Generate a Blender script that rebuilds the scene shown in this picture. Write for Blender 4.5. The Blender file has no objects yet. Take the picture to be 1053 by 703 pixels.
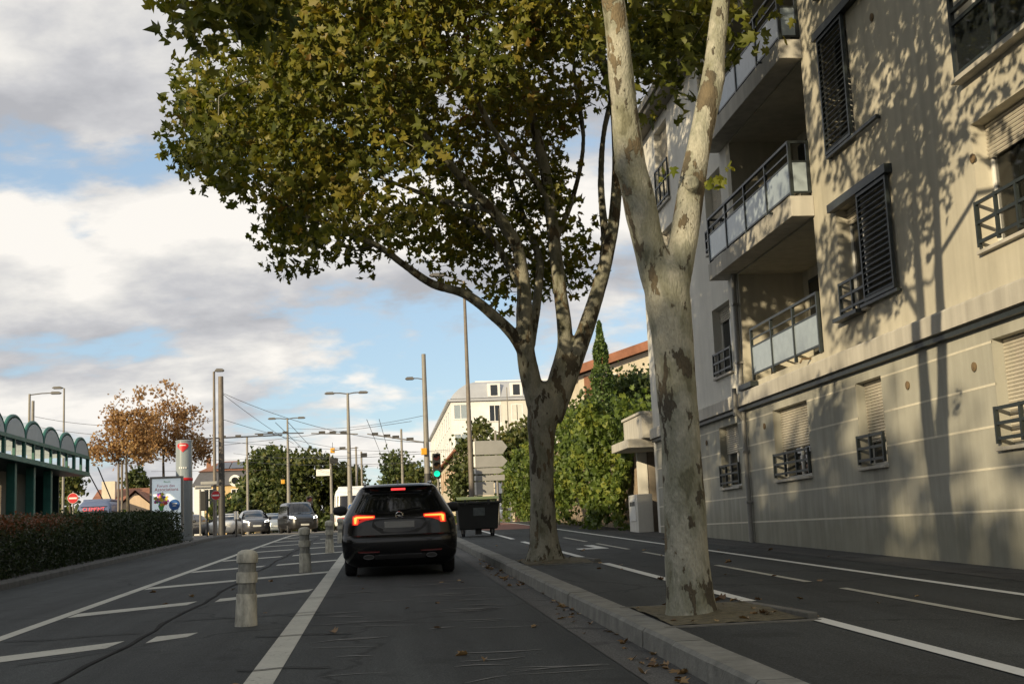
import bpy, math, random
import numpy as np
from mathutils import Vector, Matrix
R = random.Random(7)
NR = np.random.RandomState(11)
scene = bpy.context.scene
COL = scene.collection
rad = math.radians

# ------------------------------------------------------------------ camera
W0, H0, F0, CAMH = 1053.0, 703.0, 1300.0, 1.2
CM = np.array([[0.99383273, -0.02640238, 0.10770063],
               [-0.10244692, 0.15310333, 0.98288555],
               [-0.04243984, -0.98785742, 0.14945425]])
def ray(px, py):
    return CM @ np.array([px - W0 / 2, py - H0 / 2, F0])
def at(px, py, Y):
    "the world point at distance Y up the street that the survey of the photo puts at this pixel"
    d = ray(px, py); t = Y / d[1]
    return np.array([d[0] * t, Y, d[2] * t + CAMH])
def g(y):
    "height of the road, which climbs away from the camera and levels out at the junction"
    if y < -30: return -0.81
    if y < 52: return 0.027 * y
    if y < 62: return 1.404 + 0.027 * (y - 52) - 0.0008 * (y - 52) ** 2
    if y < 130: return 1.594 + 0.011 * (y - 62)
    if y < 150: return 2.342 + 0.011 * (y - 130) - 0.000275 * (y - 130) ** 2
    return 2.452
cam = bpy.data.cameras.new('camera'); co = bpy.data.objects.new('camera', cam); COL.objects.link(co)
cam.sensor_fit = 'HORIZONTAL'; cam.sensor_width = 36; cam.lens = F0 / W0 * 36
cam.clip_start = 0.1; cam.clip_end = 6000
mw = Matrix.Identity(4)
for i in range(3):
    mw[i][0] = CM[i][0]; mw[i][1] = -CM[i][1]; mw[i][2] = -CM[i][2]
mw[2][3] = CAMH
co.matrix_world = mw
scene.camera = co

# ------------------------------------------------------------------ materials
MATS = {}
def nmat(name):
    m = bpy.data.materials.new(name); m.use_nodes = True
    nt = m.node_tree; b = nt.nodes['Principled BSDF']
    MATS[name] = m
    return m, nt, b
def N(nt, t, **kw):
    n = nt.nodes.new(t)
    for k, v in kw.items():
        if hasattr(n, k): setattr(n, k, v)
        else: n.inputs[k].default_value = v
    return n
def ramp(nt, stops, interp='LINEAR'):
    n = nt.nodes.new('ShaderNodeValToRGB'); cr = n.color_ramp; cr.interpolation = interp
    while len(cr.elements) > 1: cr.elements.remove(cr.elements[0])
    cr.elements[0].position = stops[0][0]; cr.elements[0].color = (*stops[0][1], 1) if len(stops[0][1]) == 3 else stops[0][1]
    for p, c in stops[1:]:
        e = cr.elements.new(p); e.color = (*c, 1) if len(c) == 3 else c
    return n
def simple(name, col, rough=0.6, metal=0.0, var=0.15, scale=6.0, bump=0.0, bscale=60.0, emit=None, es=1.0, spec=0.5, coat=0.0, stretch=None):
    m, nt, b = nmat(name)
    L = nt.links.new
    b.inputs['Roughness'].default_value = rough; b.inputs['Metallic'].default_value = metal
    b.inputs['Specular IOR Level'].default_value = spec
    b.inputs['Coat Weight'].default_value = coat; b.inputs['Coat Roughness'].default_value = 0.05
    tc = N(nt, 'ShaderNodeTexCoord')
    src = tc.outputs['Object']
    if stretch:
        mp = N(nt, 'ShaderNodeMapping'); mp.inputs['Scale'].default_value = stretch
        L(src, mp.inputs['Vector']); src = mp.outputs['Vector']
    if var > 0:
        no = N(nt, 'ShaderNodeTexNoise', Scale=scale, Detail=6.0, Roughness=0.65)
        L(src, no.inputs['Vector'])
        lo = tuple(c * (1 - var) for c in col); hi = tuple(min(1, c * (1 + var)) for c in col)
        rp = ramp(nt, [(0.3, lo), (0.7, hi)])
        L(no.outputs['Fac'], rp.inputs['Fac']); L(rp.outputs['Color'], b.inputs['Base Color'])
    else:
        b.inputs['Base Color'].default_value = (*col, 1)
    if bump > 0:
        n2 = N(nt, 'ShaderNodeTexNoise', Scale=bscale, Detail=4.0)
        L(src, n2.inputs['Vector'])
        bp = N(nt, 'ShaderNodeBump', Strength=bump, Distance=0.02)
        L(n2.outputs['Fac'], bp.inputs['Height']); L(bp.outputs['Normal'], b.inputs['Normal'])
    if emit:
        b.inputs['Emission Color'].default_value = (*emit, 1); b.inputs['Emission Strength'].default_value = es
    return m
def asphalt(name, base, seed=0.0, patch=0.3, warm=(1, 1, 1)):
    m, nt, b = nmat(name); L = nt.links.new
    tc = N(nt, 'ShaderNodeTexCoord')
    mp = N(nt, 'ShaderNodeMapping'); mp.inputs['Location'].default_value = (seed, seed, 0)
    L(tc.outputs['Object'], mp.inputs['Vector'])
    big = N(nt, 'ShaderNodeTexNoise', Scale=0.45, Detail=5.0, Roughness=0.6)
    mp2 = N(nt, 'ShaderNodeMapping'); mp2.inputs['Scale'].default_value = (1.6, 0.35, 1)
    L(mp.outputs['Vector'], mp2.inputs['Vector']); L(mp2.outputs['Vector'], big.inputs['Vector'])
    fine = N(nt, 'ShaderNodeTexNoise', Scale=75.0, Detail=3.0, Roughness=0.7)
    L(mp.outputs['Vector'], fine.inputs['Vector'])
    vor = N(nt, 'ShaderNodeTexVoronoi', Scale=110.0)
    L(mp.outputs['Vector'], vor.inputs['Vector'])
    r1 = ramp(nt, [(0.25, tuple(base * (1 - patch) * w for w in warm)), (0.75, tuple(base * (1 + patch) * w for w in warm))])
    L(big.outputs['Fac'], r1.inputs['Fac'])
    r2 = ramp(nt, [(0.34, (0.4,) * 3), (0.5, (0.95,) * 3), (0.68, (2.0,) * 3)])
    L(fine.outputs['Fac'], r2.inputs['Fac'])
    mx = N(nt, 'ShaderNodeMixRGB', blend_type='MULTIPLY'); mx.inputs['Fac'].default_value = 1
    L(r1.outputs['Color'], mx.inputs['Color1']); L(r2.outputs['Color'], mx.inputs['Color2'])
    # long stains and polished streaks that run with the traffic
    mp3 = N(nt, 'ShaderNodeMapping'); mp3.inputs['Scale'].default_value = (2.6, 0.10, 1); L(mp.outputs['Vector'], mp3.inputs['Vector'])
    st = N(nt, 'ShaderNodeTexNoise', Scale=1.0, Detail=6.0, Roughness=0.6); L(mp3.outputs['Vector'], st.inputs['Vector'])
    rs = ramp(nt, [(0.3, (0.72,) * 3), (0.5, (1,) * 3), (0.72, (1.3,) * 3)]); L(st.outputs['Fac'], rs.inputs['Fac'])
    m0 = N(nt, 'ShaderNodeMixRGB', blend_type='MULTIPLY'); m0.inputs['Fac'].default_value = 1
    L(mx.outputs['Color'], m0.inputs['Color1']); L(rs.outputs['Color'], m0.inputs['Color2'])
    sp = N(nt, 'ShaderNodeTexNoise', Scale=1.7, Detail=3.0); L(mp.outputs['Vector'], sp.inputs['Vector'])
    rsp = ramp(nt, [(0.60, (1,) * 3), (0.70, (0.62,) * 3)]); L(sp.outputs['Fac'], rsp.inputs['Fac'])
    mx = N(nt, 'ShaderNodeMixRGB', blend_type='MULTIPLY'); mx.inputs['Fac'].default_value = 1
    L(m0.outputs['Color'], mx.inputs['Color1']); L(rsp.outputs['Color'], mx.inputs['Color2'])
    # fine cracks
    cv = N(nt, 'ShaderNodeTexVoronoi', feature='DISTANCE_TO_EDGE', Scale=0.22)
    nz = N(nt, 'ShaderNodeTexNoise', Scale=1.3, Detail=4.0)
    L(mp.outputs['Vector'], nz.inputs['Vector'])
    av = N(nt, 'ShaderNodeVectorMath', operation='ADD')
    L(mp.outputs['Vector'], av.inputs[0]); L(nz.outputs['Color'], av.inputs[1]); L(av.outputs['Vector'], cv.inputs['Vector'])
    rc = ramp(nt, [(0.0, (0.45,) * 3), (0.004, (0.5,) * 3), (0.008, (1,) * 3)])
    L(cv.outputs['Distance'], rc.inputs['Fac'])
    m2 = N(nt, 'ShaderNodeMixRGB', blend_type='MULTIPLY'); m2.inputs['Fac'].default_value = 1
    L(mx.outputs['Color'], m2.inputs['Color1']); L(rc.outputs['Color'], m2.inputs['Color2'])
    L(m2.outputs['Color'], b.inputs['Base Color'])
    b.inputs['Roughness'].default_value = 0.85; b.inputs['Specular IOR Level'].default_value = 0.3
    bp = N(nt, 'ShaderNodeBump', Strength=0.5, Distance=0.006)
    L(vor.outputs['Distance'], bp.inputs['Height']); L(bp.outputs['Normal'], b.inputs['Normal'])
    return m
def paint_mat(name, col, wear=0.5):
    m, nt, b = nmat(name); L = nt.links.new
    tc = N(nt, 'ShaderNodeTexCoord')
    n1 = N(nt, 'ShaderNodeTexNoise', Scale=28.0, Detail=8.0, Roughness=0.75)
    n2 = N(nt, 'ShaderNodeTexNoise', Scale=2.2, Detail=3.0)
    L(tc.outputs['Object'], n1.inputs['Vector']); L(tc.outputs['Object'], n2.inputs['Vector'])
    ad = N(nt, 'ShaderNodeMath', operation='ADD'); L(n1.outputs['Fac'], ad.inputs[0])
    mu = N(nt, 'ShaderNodeMath', operation='MULTIPLY'); mu.inputs[1].default_value = 0.55
    L(n2.outputs['Fac'], mu.inputs[0]); L(mu.outputs['Value'], ad.inputs[1])
    rp = ramp(nt, [(wear, (0.06, 0.058, 0.055)), (wear + 0.07, tuple(c * .8 for c in col)), (wear + 0.3, col)])
    L(ad.outputs['Value'], rp.inputs['Fac']); L(rp.outputs['Color'], b.inputs['Base Color'])
    b.inputs['Roughness'].default_value = 0.75
    return m
def plaster(name, col, dirt_z=None, streak=0.25):
    m, nt, b = nmat(name); L = nt.links.new
    tc = N(nt, 'ShaderNodeTexCoord'); geo = N(nt, 'ShaderNodeNewGeometry')
    n1 = N(nt, 'ShaderNodeTexNoise', Scale=0.8, Detail=7.0, Roughness=0.65); L(geo.outputs['Position'], n1.inputs['Vector'])
    mp = N(nt, 'ShaderNodeMapping'); mp.inputs['Scale'].default_value = (3, 3, 0.18); L(geo.outputs['Position'], mp.inputs['Vector'])
    n2 = N(nt, 'ShaderNodeTexNoise', Scale=1.6, Detail=5.0); L(mp.outputs['Vector'], n2.inputs['Vector'])
    r1 = ramp(nt, [(0.3, tuple(c * .86 for c in col)), (0.7, tuple(min(1, c * 1.08) for c in col))]); L(n1.outputs['Fac'], r1.inputs['Fac'])
    r2 = ramp(nt, [(0.35, (1 - streak,) * 3), (0.62, (1, 1, 1))]); L(n2.outputs['Fac'], r2.inputs['Fac'])
    mx = N(nt, 'ShaderNodeMixRGB', blend_type='MULTIPLY'); mx.inputs['Fac'].default_value = 0.7
    L(r1.outputs['Color'], mx.inputs['Color1']); L(r2.outputs['Color'], mx.inputs['Color2'])
    out = mx.outputs['Color']
    if dirt_z:
        # splash dirt with a ragged upper edge that follows the sloping foot of the wall
        sp = N(nt, 'ShaderNodeSeparateXYZ'); L(geo.outputs['Position'], sp.inputs['Vector'])
        my = N(nt, 'ShaderNodeMath', operation='MULTIPLY'); my.inputs[1].default_value = -0.027; L(sp.outputs['Y'], my.inputs[0])
        az = N(nt, 'ShaderNodeMath', operation='ADD'); L(sp.outputs['Z'], az.inputs[0]); L(my.outputs['Value'], az.inputs[1])
        nn = N(nt, 'ShaderNodeTexNoise', Scale=2.0, Detail=6.0); L(mp.outputs['Vector'], nn.inputs['Vector'])
        sb = N(nt, 'ShaderNodeMath', operation='SUBTRACT'); L(az.outputs['Value'], sb.inputs[0]); L(nn.outputs['Fac'], sb.inputs[1])
        rr = ramp(nt, [(0.0, (0.74, 0.74, 0.68)), (0.5, (1, 1, 1))]); L(sb.outputs['Value'], rr.inputs['Fac'])
        m3 = N(nt, 'ShaderNodeMixRGB', blend_type='MULTIPLY'); m3.inputs['Fac'].default_value = 0.8
        L(out, m3.inputs['Color1']); L(rr.outputs['Color'], m3.inputs['Color2']); out = m3.outputs['Color']
    L(out, b.inputs['Base Color']); b.inputs['Roughness'].default_value = 0.9; b.inputs['Specular IOR Level'].default_value = 0.2
    n3 = N(nt, 'ShaderNodeTexNoise', Scale=90.0, Detail=3.0); L(geo.outputs['Position'], n3.inputs['Vector'])
    bp = N(nt, 'ShaderNodeBump', Strength=0.35, Distance=0.01); L(n3.outputs['Fac'], bp.inputs['Height']); L(bp.outputs['Normal'], b.inputs['Normal'])
    return m
def leafmat(name, stops, trans=0.35, rough=0.5):
    m = bpy.data.materials.new(name); m.use_nodes = True; MATS[name] = m
    nt = m.node_tree; nt.nodes.clear(); L = nt.links.new
    a = N(nt, 'ShaderNodeAttribute', attribute_name='tint')
    rp = ramp(nt, stops); L(a.outputs['Fac'], rp.inputs['Fac'])
    p = N(nt, 'ShaderNodeBsdfPrincipled'); L(rp.outputs['Color'], p.inputs['Base Color'])
    p.inputs['Roughness'].default_value = rough; p.inputs['Specular IOR Level'].default_value = 0.35
    t = N(nt, 'ShaderNodeBsdfTranslucent')
    hs = N(nt, 'ShaderNodeHueSaturation'); hs.inputs['Value'].default_value = 1.5; hs.inputs['Saturation'].default_value = 1.1
    L(rp.outputs['Color'], hs.inputs['Color']); L(hs.outputs['Color'], t.inputs['Color'])
    mx = N(nt, 'ShaderNodeMixShader'); mx.inputs['Fac'].default_value = trans
    L(p.outputs['BSDF'], mx.inputs[1]); L(t.outputs['BSDF'], mx.inputs[2])
    o = N(nt, 'ShaderNodeOutputMaterial'); L(mx.outputs['Shader'], o.inputs['Surface'])
    return m
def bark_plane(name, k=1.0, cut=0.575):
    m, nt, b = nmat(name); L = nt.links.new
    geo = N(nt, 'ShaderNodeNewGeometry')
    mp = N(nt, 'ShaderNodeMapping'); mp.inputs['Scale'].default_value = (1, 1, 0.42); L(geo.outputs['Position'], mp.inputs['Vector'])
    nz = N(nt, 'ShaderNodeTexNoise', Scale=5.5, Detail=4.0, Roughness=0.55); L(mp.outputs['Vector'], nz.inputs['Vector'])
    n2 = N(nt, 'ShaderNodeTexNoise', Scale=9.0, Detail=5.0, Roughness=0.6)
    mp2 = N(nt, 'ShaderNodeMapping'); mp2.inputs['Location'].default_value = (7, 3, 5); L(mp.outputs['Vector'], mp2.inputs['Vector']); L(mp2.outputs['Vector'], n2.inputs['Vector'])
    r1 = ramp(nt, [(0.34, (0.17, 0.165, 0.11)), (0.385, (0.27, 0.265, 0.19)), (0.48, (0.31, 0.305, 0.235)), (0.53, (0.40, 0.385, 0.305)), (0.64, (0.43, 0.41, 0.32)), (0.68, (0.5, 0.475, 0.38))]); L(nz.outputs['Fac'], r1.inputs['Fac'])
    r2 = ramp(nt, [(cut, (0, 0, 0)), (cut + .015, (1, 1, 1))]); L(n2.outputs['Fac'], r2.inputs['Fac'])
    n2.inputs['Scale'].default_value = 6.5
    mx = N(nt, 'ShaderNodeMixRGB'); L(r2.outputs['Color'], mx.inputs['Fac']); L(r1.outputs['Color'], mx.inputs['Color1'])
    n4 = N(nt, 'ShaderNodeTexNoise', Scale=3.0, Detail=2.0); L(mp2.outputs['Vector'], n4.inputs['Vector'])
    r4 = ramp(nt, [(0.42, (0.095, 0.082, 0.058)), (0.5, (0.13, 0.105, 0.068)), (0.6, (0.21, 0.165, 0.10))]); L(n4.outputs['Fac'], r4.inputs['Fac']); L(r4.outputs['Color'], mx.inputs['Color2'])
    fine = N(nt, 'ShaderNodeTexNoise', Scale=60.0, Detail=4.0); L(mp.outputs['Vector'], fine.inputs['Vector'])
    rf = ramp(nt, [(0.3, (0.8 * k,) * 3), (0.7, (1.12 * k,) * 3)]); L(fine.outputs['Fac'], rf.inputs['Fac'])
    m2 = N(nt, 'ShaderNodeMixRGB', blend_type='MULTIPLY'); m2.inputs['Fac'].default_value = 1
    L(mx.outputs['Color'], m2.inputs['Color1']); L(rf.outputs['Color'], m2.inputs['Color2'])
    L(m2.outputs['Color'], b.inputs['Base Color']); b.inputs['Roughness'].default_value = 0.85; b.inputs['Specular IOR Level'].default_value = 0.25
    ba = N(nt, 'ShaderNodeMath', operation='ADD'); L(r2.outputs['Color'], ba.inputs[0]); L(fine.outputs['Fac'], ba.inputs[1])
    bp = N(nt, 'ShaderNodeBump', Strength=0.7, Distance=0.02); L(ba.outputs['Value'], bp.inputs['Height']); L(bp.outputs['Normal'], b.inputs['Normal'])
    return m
def glassy(name, tint=(0.02, 0.025, 0.03), clear=0.0, rough=0.04):
    m, nt, b = nmat(name); L = nt.links.new
    b.inputs['Base Color'].default_value = (*tint, 1); b.inputs['Roughness'].default_value = rough
    b.inputs['Specular IOR Level'].default_value = 0.8
    if clear > 0:
        t = N(nt, 'ShaderNodeBsdfTransparent'); mx = N(nt, 'ShaderNodeMixShader'); mx.inputs['Fac'].default_value = clear
        o = [n for n in nt.nodes if n.type == 'OUTPUT_MATERIAL'][0]
        L(b.outputs['BSDF'], mx.inputs[1]); L(t.outputs['BSDF'], mx.inputs[2]); L(mx.outputs['Shader'], o.inputs['Surface'])
    return m

asphalt('asphalt_lane', 0.037, 0, 0.42, (.92, 1, .98))
asphalt('asphalt_pave', 0.040, 13, 0.38, (.92, 1, .98))
asphalt('asphalt_far', 0.056, 31, 0.3, (1.0, 0.98, 0.94))
simple('tar', (0.02, 0.0195, 0.019), 0.9, var=0.2, spec=0.1)
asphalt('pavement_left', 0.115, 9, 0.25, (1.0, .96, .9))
asphalt('gutter', 0.075, 5, 0.3, (1, 0.98, 0.93))
simple('kerb_stone', (0.17, 0.168, 0.148), 0.9, var=0.3, scale=5, bump=0.4, bscale=40)
simple('kerb_old', (0.085, 0.082, 0.074), 0.9, var=0.35, scale=4, bump=0.4, bscale=40)
simple('pit_stone', (0.115, 0.11, 0.095), 0.9, var=0.35, scale=6)
simple('earth', (0.10, 0.085, 0.05), 0.95, var=0.45, scale=14, bump=0.9, bscale=30)
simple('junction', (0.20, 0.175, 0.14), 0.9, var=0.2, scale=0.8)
simple('red_path', (0.20, 0.085, 0.06), 0.9, var=0.2, scale=2)
simple('soil_far', (0.12, 0.11, 0.085), 0.95, var=0.3, scale=0.3)
paint_mat('road_paint', (0.42, 0.41, 0.35), 0.56)
paint_mat('road_paint_fresh', (0.62, 0.62, 0.58), 0.42)
paint_mat('worn_paint', (0.17, 0.17, 0.16), 0.60)
plaster('wall_beige', (0.50, 0.467, 0.38), streak=0.22)
plaster('wall_plinth', (0.39, 0.38, 0.325), dirt_z=True, streak=0.25)
plaster('wall_pale', (0.62, 0.60, 0.54), streak=0.12)
plaster('concrete_pale', (0.48, 0.455, 0.40), streak=0.3)
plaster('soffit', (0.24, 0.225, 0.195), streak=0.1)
plaster('far_white', (0.74, 0.735, 0.71), streak=0.08)
plaster('far_cream', (0.60, 0.53, 0.41), streak=0.12)
plaster('far_ochre', (0.58, 0.42, 0.21), streak=0.12)
plaster('far_pink', (0.55, 0.42, 0.30), streak=0.12)
simple('joint_line', (0.58, 0.54, 0.44), 0.9, var=0.1)
simple('dark_metal', (0.018, 0.024, 0.024), 0.45, var=0.25)
simple('shutter_slat', (0.02, 0.026, 0.027), 0.5, var=0.3, scale=2)
simple('roller_beige', (0.50, 0.46, 0.38), 0.6, var=0.08)
simple('white_plastic', (0.7, 0.69, 0.65), 0.4, var=0.05)
simple('frosted', (0.27, 0.32, 0.35), 0.25, var=0.1)
simple('porch_shade', (0.20, 0.17, 0.135), 0.9, var=0.15)  # porch wall colour darkened for the shade under the canopy
simple('curtain', (0.55, 0.47, 0.28), 0.9, var=0.2, scale=10, stretch=(1, 6, 0.3))
simple('interior', (0.05, 0.042, 0.03), 0.9, var=0.2)
glassy('window_glass', (0.015, 0.018, 0.02), 0.0)
glassy('window_clear', (0.02, 0.022, 0.02), 0.62)
simple('pipe_metal', (0.22, 0.215, 0.2), 0.5, var=0.15)
simple('rust', (0.14, 0.095, 0.05), 0.8, var=0.4, scale=20)
bark_plane('bark_plane', 0.86, 0.56)
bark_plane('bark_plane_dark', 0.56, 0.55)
simple('bark_dark', (0.085, 0.07, 0.05), 0.95, var=0.4, scale=8, bump=0.6, bscale=30)
simple('twig_bark', (0.07, 0.06, 0.04), 0.95, var=0.3)
PL = [(0.0, (0.042, 0.058, 0.010)), (0.35, (0.112, 0.125, 0.019)), (0.65, (0.205, 0.180, 0.027)), (0.85, (0.19, 0.125, 0.026)), (1.0, (0.16, 0.075, 0.02))]
leafmat('leaf_plane', PL, 0.34)
leafmat('leaf_sprig', [(0, (0.16, 0.2, 0.03)), (1, (0.26, 0.26, 0.04))], 0.4)
leafmat('leaf_orange', [(0, (0.20, 0.115, 0.055)), (0.5, (0.36, 0.215, 0.095)), (1.0, (0.46, 0.33, 0.15))], 0.4)
leafmat('leaf_ivy', [(0, (0.034, 0.058, 0.013)), (0.55, (0.105, 0.15, 0.028)), (1.0, (0.24, 0.25, 0.042))], 0.28)
leafmat('leaf_hedge', [(0, (0.016, 0.028, 0.010)), (0.7, (0.036, 0.052, 0.016)), (0.9, (0.08, 0.055, 0.022)), (1.0, (0.16, 0.062, 0.03))], 0.2)
leafmat('leaf_dark', [(0, (0.030, 0.046, 0.013)), (0.6, (0.078, 0.092, 0.022)), (1.0, (0.15, 0.125, 0.032))], 0.3)
leafmat('leaf_mid', [(0, (0.034, 0.058, 0.016)), (0.6, (0.078, 0.10, 0.028)), (1.0, (0.15, 0.14, 0.04))], 0.28)
leafmat('leaf_rust', [(0, (0.05, 0.045, 0.018)), (0.6, (0.13, 0.09, 0.03)), (1.0, (0.2, 0.13, 0.04))], 0.28)
leafmat('leaf_cypress', [(0, (0.03, 0.06, 0.014)), (1, (0.10, 0.145, 0.032))], 0.15)
leafmat('leaf_fallen', [(0, (0.10, 0.055, 0.025)), (0.6, (0.20, 0.12, 0.05)), (1, (0.30, 0.20, 0.09))], 0.1)
simple('pole_grey', (0.20, 0.185, 0.16), 0.55, var=0.12)
simple('pole_brown', (0.15, 0.125, 0.10), 0.6, var=0.2)
simple('pole_dark', (0.045, 0.042, 0.038), 0.6, var=0.2)
simple('lamp_head', (0.11, 0.105, 0.1), 0.5, var=0.1)
simple('wire', (0.03, 0.03, 0.032), 0.6, var=0.0)
simple('wire_light', (0.16, 0.15, 0.14), 0.6, var=0.0)
simple('shelter_green', (0.02, 0.115, 0.088), 0.5, var=0.3, scale=2)
simple('shelter_dark', (0.008, 0.03, 0.026), 0.5, var=0.2)
simple('vault_skin', (0.42, 0.49, 0.54), 0.35, var=0.1)
simple('vault_infill', (0.26, 0.32, 0.35), 0.4, var=0.08)
simple('bollard_pale', (0.42, 0.40, 0.33), 0.85, var=0.5, scale=13, bump=0.3, stretch=(1, 1, .35))
simple('bollard_dark', (0.23, 0.225, 0.195), 0.8, var=0.4, scale=22, bump=0.2, stretch=(1, 1, .25))
simple('car_black', (0.006, 0.006, 0.0065), 0.22, var=0, coat=0.35, spec=0.3)
simple('car_trim', (0.014, 0.014, 0.015), 0.6, var=0.1)
simple('car_roof', (0.02, 0.021, 0.022), 0.3, var=0, coat=0.5)
glassy('car_glass', (0.006, 0.007, 0.008), 0.0, 0.06)
simple('car_grey', (0.04, 0.042, 0.05), 0.3, metal=0.0, var=0, coat=0.6)
simple('car_silver', (0.30, 0.34, 0.37), 0.3, metal=0.2, var=0, coat=0.6)
simple('car_white', (0.72, 0.7, 0.64), 0.35, var=0, coat=0.5)
simple('van_dark', (0.010, 0.0095, 0.010), 0.3, var=0, coat=0.5)
simple('tyre', (0.014, 0.014, 0.015), 0.85, var=0.2, bump=0.3)
simple('rim', (0.28, 0.28, 0.28), 0.35, metal=0.8, var=0)
simple('chrome', (0.6, 0.6, 0.6), 0.12, metal=1, var=0)
simple('chrome_dark', (0.12, 0.12, 0.125), 0.3, metal=1, var=0)
simple('tail_glow', (0.5, 0.02, 0.01), 0.3, var=0, emit=(1.0, 0.05, 0.010), es=2.2)
simple('tail_core', (0.5, 0.1, 0.03), 0.3, var=0, emit=(1.0, 0.22, 0.035), es=3.2)
simple('tail_red', (0.28, 0.012, 0.010), 0.25, var=0, emit=(1.0, 0.03, 0.02), es=0.25)
simple('brake_led', (0.5, 0.02, 0.02), 0.3, var=0, emit=(1.0, 0.05, 0.05), es=1.8)
simple('reflector', (0.12, 0.01, 0.01), 0.3, var=0)
simple('plate', (0.23, 0.23, 0.225), 0.6, var=0.1, scale=4)
simple('plate_white', (0.5, 0.5, 0.47), 0.5, var=0)
simple('head_glow', (0.9, 0.9, 0.85), 0.2, var=0, emit=(1.0, 0.95, 0.82), es=4.5)
simple('head_dull', (0.6, 0.6, 0.6), 0.15, var=0)
simple('bin_body', (0.014, 0.015, 0.015), 0.5, var=0.25, scale=3)
simple('bin_lid', (0.30, 0.33, 0.04), 0.5, var=0.2)
simple('bin_label', (0.10, 0.115, 0.115), 0.6, var=0.3, scale=8)
simple('sign_red', (0.5, 0.018, 0.022), 0.4, var=0.1)
simple('sign_white', (0.75, 0.73, 0.68), 0.4, var=0.05)
simple('sign_blue', (0.02, 0.10, 0.32), 0.4, var=0.05)
simple('sign_back', (0.30, 0.295, 0.28), 0.5, metal=0.3, var=0.1, scale=1.5)
simple('tl_black', (0.012, 0.012, 0.012), 0.5, var=0.1)
simple('tl_green', (0.0, 0.5, 0.3), 0.3, var=0, emit=(0.01, 0.75, 0.42), es=1.0)
simple('tl_off_red', (0.05, 0.01, 0.008), 0.3, var=0)
simple('tl_off_amber', (0.05, 0.025, 0.008), 0.3, var=0)
simple('amber_lamp', (0.6, 0.3, 0.02), 0.4, var=0.1)
simple('totem_glass', (0.25, 0.285, 0.305), 0.2, var=0.12, scale=3, stretch=(9, 9, .3))
simple('totem_metal', (0.22, 0.235, 0.24), 0.35, metal=0.4, var=0.1, stretch=(9, 9, .3))
simple('poster_paper', (0.62, 0.68, 0.70), 0.35, var=0.06, emit=(0.75, 0.85, 0.9), es=0.28)
simple('poster_pink', (0.55, 0.12, 0.18), 0.5, var=0)
simple('poster_green', (0.08, 0.32, 0.06), 0.5, var=0)
simple('bus_white', (0.72, 0.72, 0.70), 0.35, var=0.05)
simple('bus_roof', (0.10, 0.13, 0.22), 0.35, var=0.08)
simple('bus_dark', (0.012, 0.013, 0.02), 0.25, var=0)
simple('led_red', (0.4, 0.04, 0.04), 0.5, var=0, emit=(1, .10, .10), es=0.7)
simple('roof_tile', (0.27, 0.115, 0.065), 0.9, var=0.3, scale=1.2, bump=0.5, bscale=6)
simple('slate', (0.085, 0.085, 0.095), 0.7, var=0.2, scale=2)
simple('zinc', (0.42, 0.43, 0.45), 0.45, metal=0.3, var=0.1, scale=0.6)
simple('solar', (0.012, 0.016, 0.03), 0.2, var=0.1)
simple('brown_shutter', (0.24, 0.11, 0.06), 0.7, var=0.15)
simple('wood_gate', (0.16, 0.085, 0.05), 0.8, var=0.3, scale=3, stretch=(6, 6, .5))
simple('stone_wall', (0.27, 0.21, 0.15), 0.95, var=0.35, scale=5, bump=0.6, bscale=14)
M = MATS

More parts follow.
